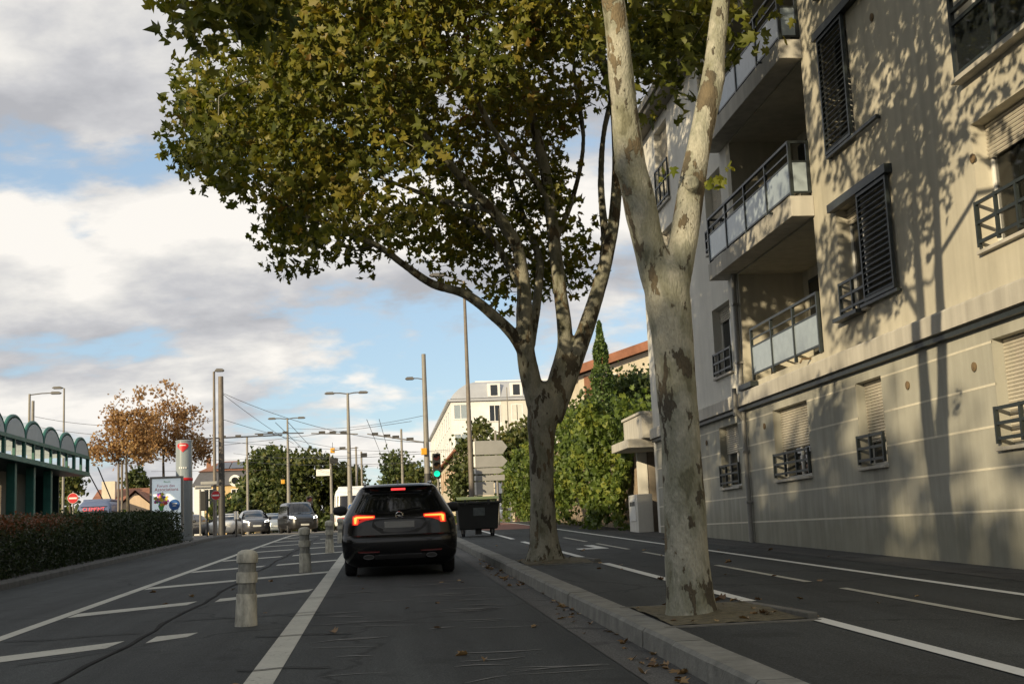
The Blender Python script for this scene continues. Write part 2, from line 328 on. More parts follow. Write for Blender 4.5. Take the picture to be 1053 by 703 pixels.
# ------------------------------------------------------------------ mesh helpers
def rootloc(p):
    v = np.zeros(3)
    while p is not None:
        v = v + np.array(p.location); p = p.parent
    return v
class MB:
    def __init__(s): s.v = []; s.f = []; s.m = []
    def add(s, vs, fs, mi=0):
        o = len(s.v); s.v += [tuple(map(float, q)) for q in vs]
        for f in fs: s.f.append(tuple(i + o for i in f)); s.m.append(mi)
        return s
    def box(s, p, q, mi=0):
        x0, y0, z0 = (min(p[i], q[i]) for i in range(3)); x1, y1, z1 = (max(p[i], q[i]) for i in range(3))
        return s.add([(x0, y0, z0), (x1, y0, z0), (x1, y1, z0), (x0, y1, z0), (x0, y0, z1), (x1, y0, z1), (x1, y1, z1), (x0, y1, z1)],
                     [(0, 3, 2, 1), (4, 5, 6, 7), (0, 1, 5, 4), (1, 2, 6, 5), (2, 3, 7, 6), (3, 0, 4, 7)], mi)
    def tube(s, pts, rs, n=8, caps=True, mi=0):
        pts = [np.array(p, float) for p in pts]
        if not hasattr(rs, '__len__'): rs = [rs] * len(pts)
        o = len(s.v); k = len(pts); prev = None
        for i, p in enumerate(pts):
            t = pts[min(i + 1, k - 1)] - pts[max(i - 1, 0)]; t = t / (np.linalg.norm(t) + 1e-9)
            if prev is None:
                a = np.array([1., 0, 0]) if abs(t[0]) < 0.8 else np.array([0, 1., 0])
            else: a = prev
            a = a - t * (a @ t); a /= np.linalg.norm(a) + 1e-9; b = np.cross(t, a); prev = a
            for j in range(n):
                th = 2 * math.pi * j / n
                s.v.append(tuple(p + (a * math.cos(th) + b * math.sin(th)) * rs[i]))
        for i in range(k - 1):
            for j in range(n):
                s.f.append((o + i * n + j, o + i * n + (j + 1) % n, o + (i + 1) * n + (j + 1) % n, o + (i + 1) * n + j)); s.m.append(mi)
        if caps:
            s.f.append(tuple(o + j for j in reversed(range(n)))); s.m.append(mi)
            s.f.append(tuple(o + (k - 1) * n + j for j in range(n))); s.m.append(mi)
        return s
    def lathe(s, prof, c=(0, 0, 0), n=20, mi=0):
        "prof: (radius, height) pairs turned round the vertical axis"
        return s.tube([(c[0], c[1], c[2] + h) for r, h in prof], [max(r, 1e-4) for r, h in prof], n, True, mi) if False else s._lathe(prof, c, n, mi)
    def _lathe(s, prof, c, n, mi):
        o = len(s.v)
        for r, h in prof:
            for j in range(n):
                th = 2 * math.pi * j / n
                s.v.append((c[0] + r * math.cos(th), c[1] + r * math.sin(th), c[2] + h))
        for i in range(len(prof) - 1):
            for j in range(n):
                s.f.append((o + i * n + j, o + i * n + (j + 1) % n, o + (i + 1) * n + (j + 1) % n, o + (i + 1) * n + j)); s.m.append(mi)
        s.f.append(tuple(o + j for j in reversed(range(n)))); s.m.append(mi)
        s.f.append(tuple(o + (len(prof) - 1) * n + j for j in range(n))); s.m.append(mi)
        return s
    def prism(s, poly, fn0, fn1, mi=0):
        "poly of 2-D points; fn0 / fn1 map a 2-D point to the near and the far face"
        a = [fn0(*p) for p in poly]; b = [fn1(*p) for p in poly]; n = len(poly)
        fs = [tuple(range(n)), tuple(reversed(range(n, 2 * n)))] + [(i, i + n, (i + 1) % n + n, (i + 1) % n) for i in range(n)]
        return s.add(a + b, fs, mi)
    def grid(s, fn, us, vs, mi=0):
        o = len(s.v)
        for u in us:
            for v in vs: s.v.append(tuple(map(float, fn(u, v))))
        k = len(vs)
        for i in range(len(us) - 1):
            for j in range(k - 1):
                s.f.append((o + i * k + j, o + (i + 1) * k + j, o + (i + 1) * k + j + 1, o + i * k + j + 1)); s.m.append(mi)
        return s
    def disc(s, c, nrm, r, n=20, th=0.01, mi=0, sx=1.0):
        nrm = np.array(nrm, float); nrm /= np.linalg.norm(nrm); c = np.array(c, float)
        s.tube([c, c + nrm * th], [r, r], n, True, mi); return s
    def build(s, name, mats, parent=None, smooth=False, bevel=0, local=False):
        me = bpy.data.meshes.new(name)
        sh = np.zeros(3) if local else rootloc(parent)
        vs = np.array(s.v) - sh if len(s.v) else []
        me.from_pydata([tuple(v) for v in vs], [], s.f)
        if not isinstance(mats, (list, tuple)): mats = [mats]
        for m in mats: me.materials.append(M[m] if isinstance(m, str) else m)
        if len(mats) > 1: me.polygons.foreach_set('material_index', s.m)
        if smooth:
            me.polygons.foreach_set('use_smooth', [True] * len(s.f))
            try: me.set_sharp_from_angle(angle=rad(40))
            except Exception: pass
        me.update()
        o = bpy.data.objects.new(name, me); COL.objects.link(o)
        if parent is not None: o.parent = parent
        if bevel:
            b = o.modifiers.new('bevel', 'BEVEL'); b.width = bevel; b.segments = 2; b.limit_method = 'ANGLE'
        return o
def tag(o, label=None, cat=None, group=None, kind=None):
    if label: o['label'] = label
    if cat: o['category'] = cat
    if group: o['group'] = group
    if kind: o['kind'] = kind
    return o
def thing(name, label, cat, loc=(0, 0, 0), group=None):
    o = bpy.data.objects.new(name, None); COL.objects.link(o); o.location = tuple(map(float, loc)); o.empty_display_size = 0.2
    return tag(o, label, cat, group)
def copy_thing(root, loc, rotz=None, label=None):
    r = root.copy(); COL.objects.link(r); r.location = tuple(map(float, loc))
    if rotz is not None: r.rotation_euler = (r.rotation_euler[0], r.rotation_euler[1], rotz)
    if label: r['label'] = label
    for ch in list(root.children):
        c = ch.copy(); COL.objects.link(c); c.parent = r
        for gc in list(ch.children):
            d = gc.copy(); COL.objects.link(d); d.parent = c
    return r
def text_mesh(txt, size, name, mat, parent, mtx, depth=0.004):
    cu = bpy.data.curves.new(name, 'FONT'); cu.body = txt; cu.size = size; cu.align_x = 'CENTER'; cu.extrude = depth
    o = bpy.data.objects.new(name, cu); COL.objects.link(o)
    dg = bpy.context.evaluated_depsgraph_get()
    me = bpy.data.meshes.new_from_object(o.evaluated_get(dg)); bpy.data.objects.remove(o)
    me.transform(mtx); me.transform(Matrix.Translation(-Vector(rootloc(parent))))
    me.materials.clear(); me.materials.append(M[mat])
    r = bpy.data.objects.new(name, me); COL.objects.link(r); r.parent = parent
    return r
FACE_CAM = Matrix(((1, 0, 0, 0), (0, 0, -1, 0), (0, 1, 0, 0), (0, 0, 0, 1)))   # text standing up, read from -Y
def catmull(pts, k=6):
    P = [np.array(p, float) for p in pts]; P = [2 * P[0] - P[1]] + P + [2 * P[-1] - P[-2]]; out = []
    for i in range(1, len(P) - 2):
        for j in range(k):
            t = j / k
            out.append(0.5 * (2 * P[i] + (P[i + 1] - P[i - 1]) * t + (2 * P[i - 1] - 5 * P[i] + 4 * P[i + 1] - P[i + 2]) * t * t + (3 * P[i] - P[i - 1] - 3 * P[i + 1] + P[i + 2]) * t ** 3))
    out.append(P[-2]); return out

# ---- leaves: real little blades, each with its own place, turn and tint
LOBED = ([(0, 0), (.22, -.06), (.48, .18), (.22, .30), (.47, .62), (.17, .58), (0, 1.0), (-.17, .58), (-.47, .62), (-.22, .30), (-.48, .18), (-.22, -.06)],
         [(0, 1, 2, 3, 4, 5, 6), (0, 6, 7, 8, 9, 10, 11)])
SPRAY = ([(0, 0), (.3, .12), (.42, .5), (.16, .62), (0, 1.0), (-.2, .7), (-.45, .45), (-.25, .1)], [(0, 1, 2, 3, 4), (0, 4, 5, 6, 7)])
BLADE = ([(0, 0), (.32, .4), (0, 1.0), (-.32, .4)], [(0, 1, 2, 3)])
def leaves(name, C, size, tint, mat, parent, tmpl=LOBED, up=0.5, outdir=None, kind=None, fold=0.18):
    C = np.asarray(C, float); n = len(C)
    T, F = tmpl; T = np.array(T); k = len(T)
    nr = NR.normal(size=(n, 3)); nr /= np.linalg.norm(nr, axis=1)[:, None]
    nr[:, 2] = nr[:, 2] * 0.7 + up
    if outdir is not None: nr += outdir
    nr /= np.linalg.norm(nr, axis=1)[:, None]
    a = NR.normal(size=(n, 3)); a -= nr * (a * nr).sum(1)[:, None]; a /= np.linalg.norm(a, axis=1)[:, None]
    b = np.cross(nr, a); size = np.asarray(size, float) * np.ones(n)
    asp = NR.uniform(.8, 1.05, n)
    u = T[:, 0][None, :, None] * asp[:, None, None]; v = (T[:, 1] - 0.4)[None, :, None]
    fo = NR.uniform(-.4, 2.6, n)[:, None] * fold * 2; cu = NR.uniform(-.1, .9, n)[:, None]
    w = (np.abs(T[:, 0])[None, :] * fo - ((T[:, 1] - .4) ** 2)[None, :] * cu - (np.abs(T[:, 0]) ** 2)[None, :] * cu * .8)[:, :, None]
    V = C[:, None, :] + size[:, None, None] * (b[:, None, :] * u + a[:, None, :] * v + nr[:, None, :] * w)
    V = V.reshape(-1, 3) - rootloc(parent)
    me = bpy.data.meshes.new(name)
    lens = [len(f) for f in F]; per = sum(lens); nf = len(F)
    loops = (np.concatenate([np.array(f) for f in F])[None, :] + (np.arange(n) * k)[:, None]).ravel()
    starts = (np.array([sum(lens[:i]) for i in range(nf)])[None, :] + (np.arange(n) * per)[:, None]).ravel()
    me.vertices.add(n * k); me.vertices.foreach_set('co', V.ravel().astype(np.float32))
    me.loops.add(n * per); me.loops.foreach_set('vertex_index', loops.astype(np.int32))
    me.polygons.add(n * nf); me.polygons.foreach_set('loop_start', starts.astype(np.int32))
    me.update(calc_edges=True)
    at_ = me.attributes.new('tint', 'FLOAT', 'FACE')
    at_.data.foreach_set('value', np.repeat(np.clip(tint, 0, 1), nf).astype(np.float32))
    me.materials.append(M[mat]); me.validate()
    o = bpy.data.objects.new(name, me); COL.objects.link(o)
    if parent is not None: o.parent = parent
    if kind: o['kind'] = kind
    return o
def in_poly(x, y, poly):
    r = False; j = len(poly) - 1
    for i in range(len(poly)):
        xi, yi = poly[i]; xj, yj = poly[j]
        if (yi > y) != (yj > y) and x < (xj - xi) * (y - yi) / (yj - yi) + xi: r = not r
        j = i
    return r
def fbm(P, s, seed):
    "cheap smooth noise from a few random plane waves"
    rs = np.random.RandomState(seed); P = np.asarray(P) / s; o = 0
    for i in range(7):
        d = rs.normal(size=3); o = o + np.sin(P @ d * rs.uniform(.6, 1.8) + rs.uniform(0, 6.3))
    return o / 4.5

# ------------------------------------------------------------------ ground, roads, pavements
YS = [-40] + list(range(-30, 152, 2)) + [156, 170, 200]
def strip(name, xa, xb, y0, y1, dz, mat, xs=2, kind='structure', parent=None, wig=0):
    fa = xa if callable(xa) else (lambda y: xa); fb = xb if callable(xb) else (lambda y: xb)
    ys = [y0] + [y for y in YS if y0 + .3 < y < y1 - .3] + [y1]
    mb = MB(); mb.grid(lambda y, t: (fa(y) + (fb(y) - fa(y)) * t, y, g(y) + dz), ys, [i / (xs - 1) for i in range(xs)])
    mb.f = [tuple(reversed(f)) for f in mb.f]
    o = mb.build(name, mat, parent)
    if kind: o['kind'] = kind
    return o
mb = MB(); xs = [-2500, -400, -60, -20, -12, 0, 12, 60, 400, 2500]
mb.grid(lambda y, x: (x, y, g(y) - 0.03), [-300, -60] + YS + [260, 400, 900, 2500], xs)
mb.f = [tuple(reversed(f)) for f in mb.f]
mb.build('ground', 'soil_far')['kind'] = 'structure'
KX = 2.03
LK = lambda y: -6.15 - 0.0135 * max(0, y - 4)
strip('road', lambda y: LK(y), KX - 0.36, -40, 70, 0, 'asphalt_lane')
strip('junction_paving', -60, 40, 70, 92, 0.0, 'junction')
strip('far_road', -9, 4.5, 92, 200, 0.0, 'asphalt_far')
strip('gutter', KX - 0.36, KX, -40, 70, 0.004, 'gutter')
strip('pavement', KX + 0.23, 7.6, -40, 70, 0.15, 'asphalt_pave')
strip('pavement_edge', 6.55, 7.45, -40, 70, 0.154, 'asphalt_far')
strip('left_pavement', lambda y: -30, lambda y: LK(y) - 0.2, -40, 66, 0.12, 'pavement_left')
strip('red_cycle_path', 3.6, 5.7, 44, 70, 0.156, 'red_path')
# kerbs: real stones with joints
def kerb(name, xa, xb, y0, y1, h, mat, step=1.0):
    mb = MB(); y = y0
    while y < y1:
        a, b = y + 0.006, min(y + step, y1) - 0.006
        j = R.uniform(-.006, .006)
        x0, x1 = xa(a) + j, xb(a) + j; x2, x3 = xa(b) + j, xb(b) + j; t = .025
        za, zb = g(a), g(b); hh = h + R.uniform(-.004, .004)
        # chamfered road-side arris
        lo = -0.15
        if x0 < x1:
            A = [(x0 - .02, a, za + lo), (x0, a, za + hh - t), (x0 + t, a, za + hh), (x1, a, za + hh), (x1, a, za + lo)]
            B = [(x2 - .02, b, zb + lo), (x2, b, zb + hh - t), (x2 + t, b, zb + hh), (x3, b, zb + hh), (x3, b, zb + lo)]
        mb.add(A + B, [(0, 1, 2, 3, 4), (9, 8, 7, 6, 5)] + [(i, i + 5, (i + 1) % 5 + 5, (i + 1) % 5) for i in range(5)])
        y += step
    o = mb.build(name, mat); o['kind'] = 'structure'; return o
kerb('kerb', lambda y: KX, lambda y: KX + 0.235, -12, 70, 0.156, 'kerb_stone')
mbk = MB(); y = 4.0
while y < 66:
    a, b = y + .006, min(y + 1, 66) - .006
    A = [(LK(a) + .02, a, g(a) - .15), (LK(a), a, g(a) + .10), (LK(a) - .02, a, g(a) + .126), (LK(a) - .2, a, g(a) + .126), (LK(a) - .2, a, g(a) - .15)]
    B = [(LK(b) + .02, b, g(b) - .15), (LK(b), b, g(b) + .10), (LK(b) - .02, b, g(b) + .126), (LK(b) - .2, b, g(b) + .126), (LK(b) - .2, b, g(b) - .15)]
    mbk.add(A + B, [(4, 3, 2, 1, 0), (5, 6, 7, 8, 9)] + [((i + 1) % 5, (i + 1) % 5 + 5, i + 5, i) for i in range(5)]); y += 1
mbk.build('left_kerb', 'kerb_old')['kind'] = 'structure'
# painted markings
strip('lane_line', -0.97, -0.76, 2, 60, 0.004, 'road_paint')
strip('edge_line', -3.92, -3.77, 2, 64, 0.004, 'road_paint')
def quad_marks(name, quads, dz, mat):
    mb = MB()
    for q in quads: 
        # split along y so the paint lies on the climbing road
        mb.add([(x, y, g(y) + dz) for x, y in q], [tuple(range(len(q)))])
    o = mb.build(name, mat); o['kind'] = 'structure'; return o
qs = []
for k in range(-1, 11):
    y0 = 11.15 + 5.0 * k
    s = 0.98; w = .60
    for xa, xb in ((-3.74, -2.50), (-2.20, -1.02 if k != 0 else -1.9)):
        ya, yb = y0 + (xa + 3.74) * s, y0 + (xb + 3.74) * s
        e = R.uniform(-.04, .04)
        qs.append([(xa, ya - w / 2), (xb + e, yb - w / 2 + (0.1 if k == 0 and xb > -2.3 else 0)), (xb + e + .05, yb + w / 2 - (.1 if k == 0 and xb > -2.3 else 0)), (xa, ya + w / 2)])
quad_marks('hatch_marks', qs, 0.004, 'road_paint')
def wavy(name, x, w, y0, y1, dz, mat, amp=.05, n=60, kind='structure'):
    mb = MB(); pts = []
    for i in range(n + 1):
        y = y0 + (y1 - y0) * i / n; c = x + amp * math.sin(y * 1.3 + x) + amp * .6 * math.sin(y * 3.7 + 2 * x); ww = w * (1 + .35 * math.sin(y * 5.1 + x))
        pts.append((c, ww, y))
    for (c, ww, y), (c2, w2, y2) in zip(pts, pts[1:]):
        mb.add([(c - ww / 2, y, g(y) + dz), (c + ww / 2, y, g(y) + dz), (c2 + w2 / 2, y2, g(y2) + dz), (c2 - w2 / 2, y2, g(y2) + dz)], [(0, 1, 2, 3)])
    o = mb.build(name, mat); o['kind'] = kind; return o
wavy('tar_seam', -2.35, .042, 5, 48, 0.008, 'tar', .03)
# thin cracks sealed across the white line and the hatch
mb = MB()
for (x0, y0, x1, y1) in [(-2.3, 14.6, -0.7, 14.9), (-2.3, 11.9, -3.0, 11.0), (-1.1, 9.9, -.4, 9.85), (-1.2, 12.4, -.3, 12.3), (-1.05, 14.6, -.5, 14.5), (-1.1, 17.3, -.5, 17.2), (-3.7, 13.1, -2.4, 13.4)]:
    n = 10
    for i in range(n):
        t0, t1 = i / n, (i + 1) / n
        f = lambda t: (x0 + (x1 - x0) * t, y0 + (y1 - y0) * t + .05 * math.sin(9 * t + x0 * 3))
        (a, b), (c, d) = f(t0), f(t1); w = .022
        mb.add([(a, b - w, g(b) + .011), (c, d - w, g(d) + .011), (c, d + w, g(d) + .011), (a, b + w, g(b) + .011)], [(0, 1, 2, 3)])
mb.build('sealed_cracks', 'tar')['kind'] = 'structure'
# pale streaks worn into the lane
mb = MB()
for i in range(46):
    y = R.uniform(8.2, 20); side = R.random() < .5
    xa = R.uniform(-.7, -.35) if side else R.uniform(.35, 1.0); ln = R.uniform(.25, .8); w = R.uniform(.012, .032) * y / 10; sl = R.uniform(-.18, .18)
    xb = min(xa + ln, 1.6); n = 6
    for k in range(n):
        f = lambda t: (xa + (xb - xa) * t, y + sl * t + .06 * math.sin(t * 3 + i))
        (a, b), (c, d) = f(k / n), f((k + 1) / n); wa = w * math.sin(math.pi * (k / n * .86 + .07)); wb = w * math.sin(math.pi * ((k + 1) / n * .86 + .07))
        mb.add([(a, b - wa, g(b) + .004), (c, d - wb, g(d) + .004), (c, d + wb, g(d) + .004), (a, b + wa, g(b) + .004)], [(0, 1, 2, 3)])
mb.build('worn_streaks', 'worn_paint')['kind'] = 'structure'
# cycle track on the pavement
strip('track_edge_line', 5.74, 5.85, 3, 60, 0.156, 'road_paint_fresh')
for y0, y1 in ((2, 10.05), (11.85, 19.6), (21.9, 31), (33.2, 50)):
    strip('track_border_line', 3.38, 3.51, y0, y1, 0.158, 'road_paint_fresh')
y = 4.0
for a, b in ((4.2, 7.7), (9.2, 12.85), (13.9, 17.8), (19.2, 22.8), (24.2, 27.8), (29.2, 32.8), (34.2, 37.8)):
    strip('track_dash', 4.68, 4.77, a, b, 0.156, 'road_paint')
quad_marks('track_symbol', [[(3.9, 25), (4.5, 25), (4.5, 27), (4.3, 27), (4.3, 25.5), (3.9, 25.5)]], 0.156, 'road_paint_fresh')
# tree pits
def tree_pit(x0, x1, y0, y1):
    mb = MB(); nx, ny = 14, 14
    mb.grid(lambda x, y: (x, y, g(y) + .16 + .035 * max(0, 1 - (((x - (x0 + x1) / 2) / .6) ** 2 + ((y - (y0 + y1) / 2) / .9) ** 2)) + R.uniform(0, .012)),
            [x0 + (x1 - x0) * i / nx for i in range(nx + 1)], [y0 + (y1 - y0) * i / ny for i in range(ny + 1)])
    mb.build('tree_pit', 'earth')['kind'] = 'structure'
    m2 = MB()
    for (a, b, c, d) in ((x0 - .09, y0 - .09, x1 + .09, y0), (x0 - .09, y1, x1 + .09, y1 + .09), (x1, y0, x1 + .09, y1)):
        m2.box((a, b, g(b) + .05), (c, d, g(d) + .162))
    m2.build('pit_edging', 'pit_stone', bevel=.01)['kind'] = 'structure'
tree_pit(2.28, 3.36, 9.98, 11.75)
tree_pit(2.28, 3.36, 20.0, 21.8)

# ------------------------------------------------------------------ world: sky and clouds, sun
SUN_AZ = (0.663, 0.749); SUN_EL = rad(14)
wd = bpy.data.worlds.new('World'); scene.world = wd; wd.use_nodes = True
nt = wd.node_tree; nt.nodes.clear(); L = nt.links.new
sky = N(nt, 'ShaderNodeTexSky', sky_type='NISHITA', sun_disc=False); sky.sun_elevation = SUN_EL
sky.sun_rotation = math.atan2(-SUN_AZ[0], -SUN_AZ[1]); sky.altitude = 200; sky.air_density = 1.0; sky.dust_density = 0.3; sky.ozone_density = 1.5
tc = N(nt, 'ShaderNodeTexCoord')
def cloud_density(dz, off):
    sx = N(nt, 'ShaderNodeSeparateXYZ'); L(tc.outputs['Generated'], sx.inputs['Vector'])
    z = N(nt, 'ShaderNodeMath', operation='ADD'); z.inputs[1].default_value = 0.34 + dz; L(sx.outputs['Z'], z.inputs[0])
    zm = N(nt, 'ShaderNodeMath', operation='MAXIMUM'); zm.inputs[1].default_value = 0.1; L(z.outputs[0], zm.inputs[0])
    dx = N(nt, 'ShaderNodeMath', operation='DIVIDE'); L(sx.outputs['X'], dx.inputs[0]); L(zm.outputs[0], dx.inputs[1])
    dy = N(nt, 'ShaderNodeMath', operation='DIVIDE'); L(sx.outputs['Y'], dy.inputs[0]); L(zm.outputs[0], dy.inputs[1])
    cb = N(nt, 'ShaderNodeCombineXYZ'); L(dx.outputs[0], cb.inputs['X']); L(dy.outputs[0], cb.inputs['Y']); cb.inputs['Z'].default_value = 0.0
    mp = N(nt, 'ShaderNodeMapping'); mp.inputs['Location'].default_value = off; mp.inputs['Scale'].default_value = (1.0, 1.35, 1); L(cb.outputs[0], mp.inputs['Vector'])
    no = N(nt, 'ShaderNodeTexNoise', Scale=2.0, Detail=10.0, Roughness=0.55, Distortion=0.1); L(mp.outputs[0], no.inputs['Vector'])
    return no.outputs['Fac']
OFF = (-18.84, -1.38, 4.43)
d0 = cloud_density(0.0, OFF); d1 = cloud_density(0.05, OFF)
mask = ramp(nt, [(0.41, (0, 0, 0)), (0.485, (1, 1, 1))]); mask.color_ramp.interpolation = 'EASE'; 
sz = N(nt, 'ShaderNodeSeparateXYZ'); L(tc.outputs['Generated'], sz.inputs['Vector'])
lo = N(nt, 'ShaderNodeMath', operation='MULTIPLY_ADD'); lo.inputs[1].default_value = -0.42; lo.inputs[2].default_value = 0.062; L(sz.outputs['Z'], lo.inputs[0])
lm = N(nt, 'ShaderNodeMath', operation='MAXIMUM'); lm.inputs[1].default_value = 0.0; L(lo.outputs[0], lm.inputs[0])
ld0 = N(nt, 'ShaderNodeMath', operation='ADD'); L(d0, ld0.inputs[0]); L(lm.outputs[0], ld0.inputs[1]); L(ld0.outputs[0], mask.inputs['Fac'])
df = N(nt, 'ShaderNodeMath', operation='SUBTRACT'); L(d0, df.inputs[0]); L(d1, df.inputs[1])
ml = N(nt, 'ShaderNodeMath', operation='MULTIPLY_ADD'); ml.inputs[1].default_value = 4.6; ml.inputs[2].default_value = 0.62; L(df.outputs[0], ml.inputs[0])
th = N(nt, 'ShaderNodeMath', operation='MULTIPLY_ADD'); th.inputs[1].default_value = -1.9; th.inputs[2].default_value = 1.05; L(d0, th.inputs[0])
ad = N(nt, 'ShaderNodeMath', operation='ADD'); L(ml.outputs[0], ad.inputs[0]); L(th.outputs[0], ad.inputs[1])
cc = ramp(nt, [(0.18, (0.43, 0.435, 0.46)), (0.48, (0.555, 0.555, 0.57)), (0.75, (0.73, 0.715, 0.69)), (1.0, (0.90, 0.865, 0.81))]); L(ad.outputs[0], cc.inputs['Fac'])
SKYS = 0.13
skm = N(nt, 'ShaderNodeMixRGB'); skm.inputs['Fac'].default_value = .55; skm.inputs['Color2'].default_value = (.40 / SKYS, .54 / SKYS, .70 / SKYS, 1); L(sky.outputs['Color'], skm.inputs['Color1'])
SKYS = 0.13
cs = N(nt, 'ShaderNodeMixRGB', blend_type='MULTIPLY'); cs.inputs['Fac'].default_value = 1; cs.inputs['Color2'].default_value = (1 / SKYS * .93,) * 3 + (1,); L(cc.outputs['Color'], cs.inputs['Color1'])
mx = N(nt, 'ShaderNodeMixRGB'); L(mask.outputs['Color'], mx.inputs['Fac']); L(skm.outputs['Color'], mx.inputs['Color1']); L(cs.outputs['Color'], mx.inputs['Color2'])
bg = N(nt, 'ShaderNodeBackground'); bg.inputs['Strength'].default_value = SKYS; L(mx.outputs['Color'], bg.inputs['Color'])
wo = N(nt, 'ShaderNodeOutputWorld'); L(bg.outputs[0], wo.inputs['Surface'])
sl = bpy.data.lights.new('sun', 'SUN'); sl.energy = 5.0; sl.angle = rad(0.53); sl.color = (1.0, 0.83, 0.55)
so = bpy.data.objects.new('sun', sl); COL.objects.link(so)
ld = Vector((SUN_AZ[0] * math.cos(SUN_EL), SUN_AZ[1] * math.cos(SUN_EL), -math.sin(SUN_EL)))
so.rotation_euler = ld.to_track_quat('-Z', 'Y').to_euler(); so.location = (-20, -20, 30)
scene.view_settings.view_transform = 'Standard'; scene.view_settings.look = 'None'; scene.view_settings.exposure = 0.24; scene.view_settings.gamma = 1
scene.render.engine = 'CYCLES'
scene.cycles.max_bounces = 6; scene.cycles.transparent_max_bounces = 12; scene.cycles.use_denoising = True

#@@REST
# ------------------------------------------------------------------ the apartment building on the right
BX = 7.4
apt = thing('apartment_building', 'beige four storey apartment building with balconies and dark louvred shutters beside the pavement', 'building', (BX, 18, g(18)))
Y0, Y1, ZT = 2.0, 33.3, 11.6
HOLES = []   # (y0, y1, z0, z1, depth)
GW = [(7.2, 8.9), (12.6, 14.42), (17.85, 18.87), (21.15, 23.08), (25.45, 26.9)]
for a, b in GW: HOLES.append((a, b, 1.97, 3.27, .2))
UP = [(12.4, 14.4, 4.36, 5.95, .24), (18.02, 19.1, 4.35, 6.1, .24), (25.45, 26.85, 4.35, 5.85, .22), (29.85, 31.3, 4.35, 5.85, .22),
      (12.4, 14.4, 6.62, 8.75, .2), (18.02, 19.1, 7.02, 8.95, .2), (25.5, 26.8, 7.1, 8.75, .22), (29.95, 31.3, 6.75, 8.66, .22),
      (12.4, 14.4, 9.4, 11.1, .2), (18.02, 19.1, 9.7, 11.2, .2), (25.5, 26.8, 9.5, 11.2, .22), (29.95, 31.35, 9.3, 11.35, .22),
      (7.2, 8.9, 4.36, 5.95, .24), (7.2, 8.9, 7.02, 8.7, .24), (7.2, 8.9, 9.5, 11.1, .24)]
HOLES += UP
LG = [(20.1, 24.68, 3.95, 6.22, 1.35), (20.1, 24.68, 6.62, 9.0, 1.35), (20.1, 24.68, 9.38, 11.3, 1.35)]
HOLES += LG
def facade(ya, yb, za, zb, holes, X=BX):
    mb = MB()
    hs = [h for h in holes if h[0] < yb and h[1] > ya and h[2] < zb and h[3] > za]
    ys = sorted({ya, yb} | {v for h in hs for v in h[:2] if ya < v < yb}); zs = sorted({za, zb} | {v for h in hs for v in h[2:4] if za < v < zb})
    for a, b in zip(ys, ys[1:]):
        for c, d in zip(zs, zs[1:]):
            my, mz = (a + b) / 2, (c + d) / 2
            if any(h[0] < my < h[1] and h[2] < mz < h[3] for h in hs): continue
            mb.add([(X, a, c), (X, b, c), (X, b, d), (X, a, d)], [(0, 3, 2, 1)])
    for (a, b, c, d, dp) in hs:
        x = X + dp
        mb.add([(X, a, c), (X, b, c), (x, b, c), (x, a, c)], [(0, 1, 2, 3)])
        mb.add([(X, a, d), (X, b, d), (x, b, d), (x, a, d)], [(3, 2, 1, 0)])
        mb.add([(X, a, c), (x, a, c), (x, a, d), (X, a, d)], [(0, 1, 2, 3)])
        mb.add([(X, b, c), (x, b, c), (x, b, d), (X, b, d)], [(3, 2, 1, 0)])
        if dp > 1: mb.add([(x, a, c), (x, b, c), (x, b, d), (x, a, d)], [(0, 3, 2, 1)])
    return mb
m = facade(Y0, Y1, -0.6, 3.46, HOLES); m.build('plinth_wall', 'wall_plinth', apt)
m = facade(Y0, 24.95, 3.46, ZT, HOLES); m.build('wall', 'wall_beige', apt)
m = facade(24.95, Y1, 3.46, ZT, HOLES); m.build('pale_wall', 'wall_pale', apt)
m = MB(); m.box((BX, Y1, -.6), (BX + 12, Y1 + .25, ZT)); m.box((BX, Y0 - .25, -.6), (BX + 12, Y0, ZT)); m.box((BX + 11.8, Y0, -.6), (BX + 12, Y1, ZT)); m.build('end_wall', 'wall_pale', apt)
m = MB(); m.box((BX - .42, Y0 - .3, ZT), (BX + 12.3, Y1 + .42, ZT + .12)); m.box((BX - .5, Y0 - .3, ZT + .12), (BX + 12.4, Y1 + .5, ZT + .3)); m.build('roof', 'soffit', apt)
m = MB()
m.prism([(BX - .002, 3.50), (BX - .15, 3.53), (BX - .15, 3.77), (BX - .13, 3.80), (BX - .002, 3.83)], lambda x, z: (x, Y0, z), lambda x, z: (x, Y1, z)); m.build('cornice', 'concrete_pale', apt)
m = MB(); m.box((BX - .10, Y0, 3.44), (BX - .003, Y1, 3.50)); m.build('cornice_drip', 'dark_metal', apt)
for z in (1.22, 1.73, 2.23, 2.73, 3.24):
    cuts = [(a - .0, b + .0) for a, b in GW if 1.97 < z < 3.27]; y = Y0
    for a, b in cuts + [(Y1, Y1)]:
        if a > y: mb = MB(); mb.box((BX - .003, y, z - .014), (BX + .01, a, z + .014)); mb.build('joint_line', 'joint_line', apt)
        y = b
m = MB(); m.tube([(BX - .07, 24.78, g(24.8) + .15), (BX - .07, 24.78, 3.42)], .05, 10); m.tube([(BX - .22, 24.78, 3.35), (BX - .22, 24.78, 3.9)], .05, 10); m.tube([(BX - .07, 24.78, 3.25), (BX - .22, 24.78, 3.45)], .05, 8)
m.tube([(BX - .07, 24.8, 3.84), (BX - .07, 24.8, 6.3)], .055, 10)
for z in (1.6, 2.6, 4.4, 5.6): m.box((BX - .14, 24.71, z), (BX, 24.86, z + .04))
m.build('downpipe', 'pipe_metal', apt, smooth=True)
m = MB(); m.box((BX - .17, 23.8, 3.83), (BX - .02, 24.6, 3.93)); m.build('pipe_hopper', 'dark_metal', apt)
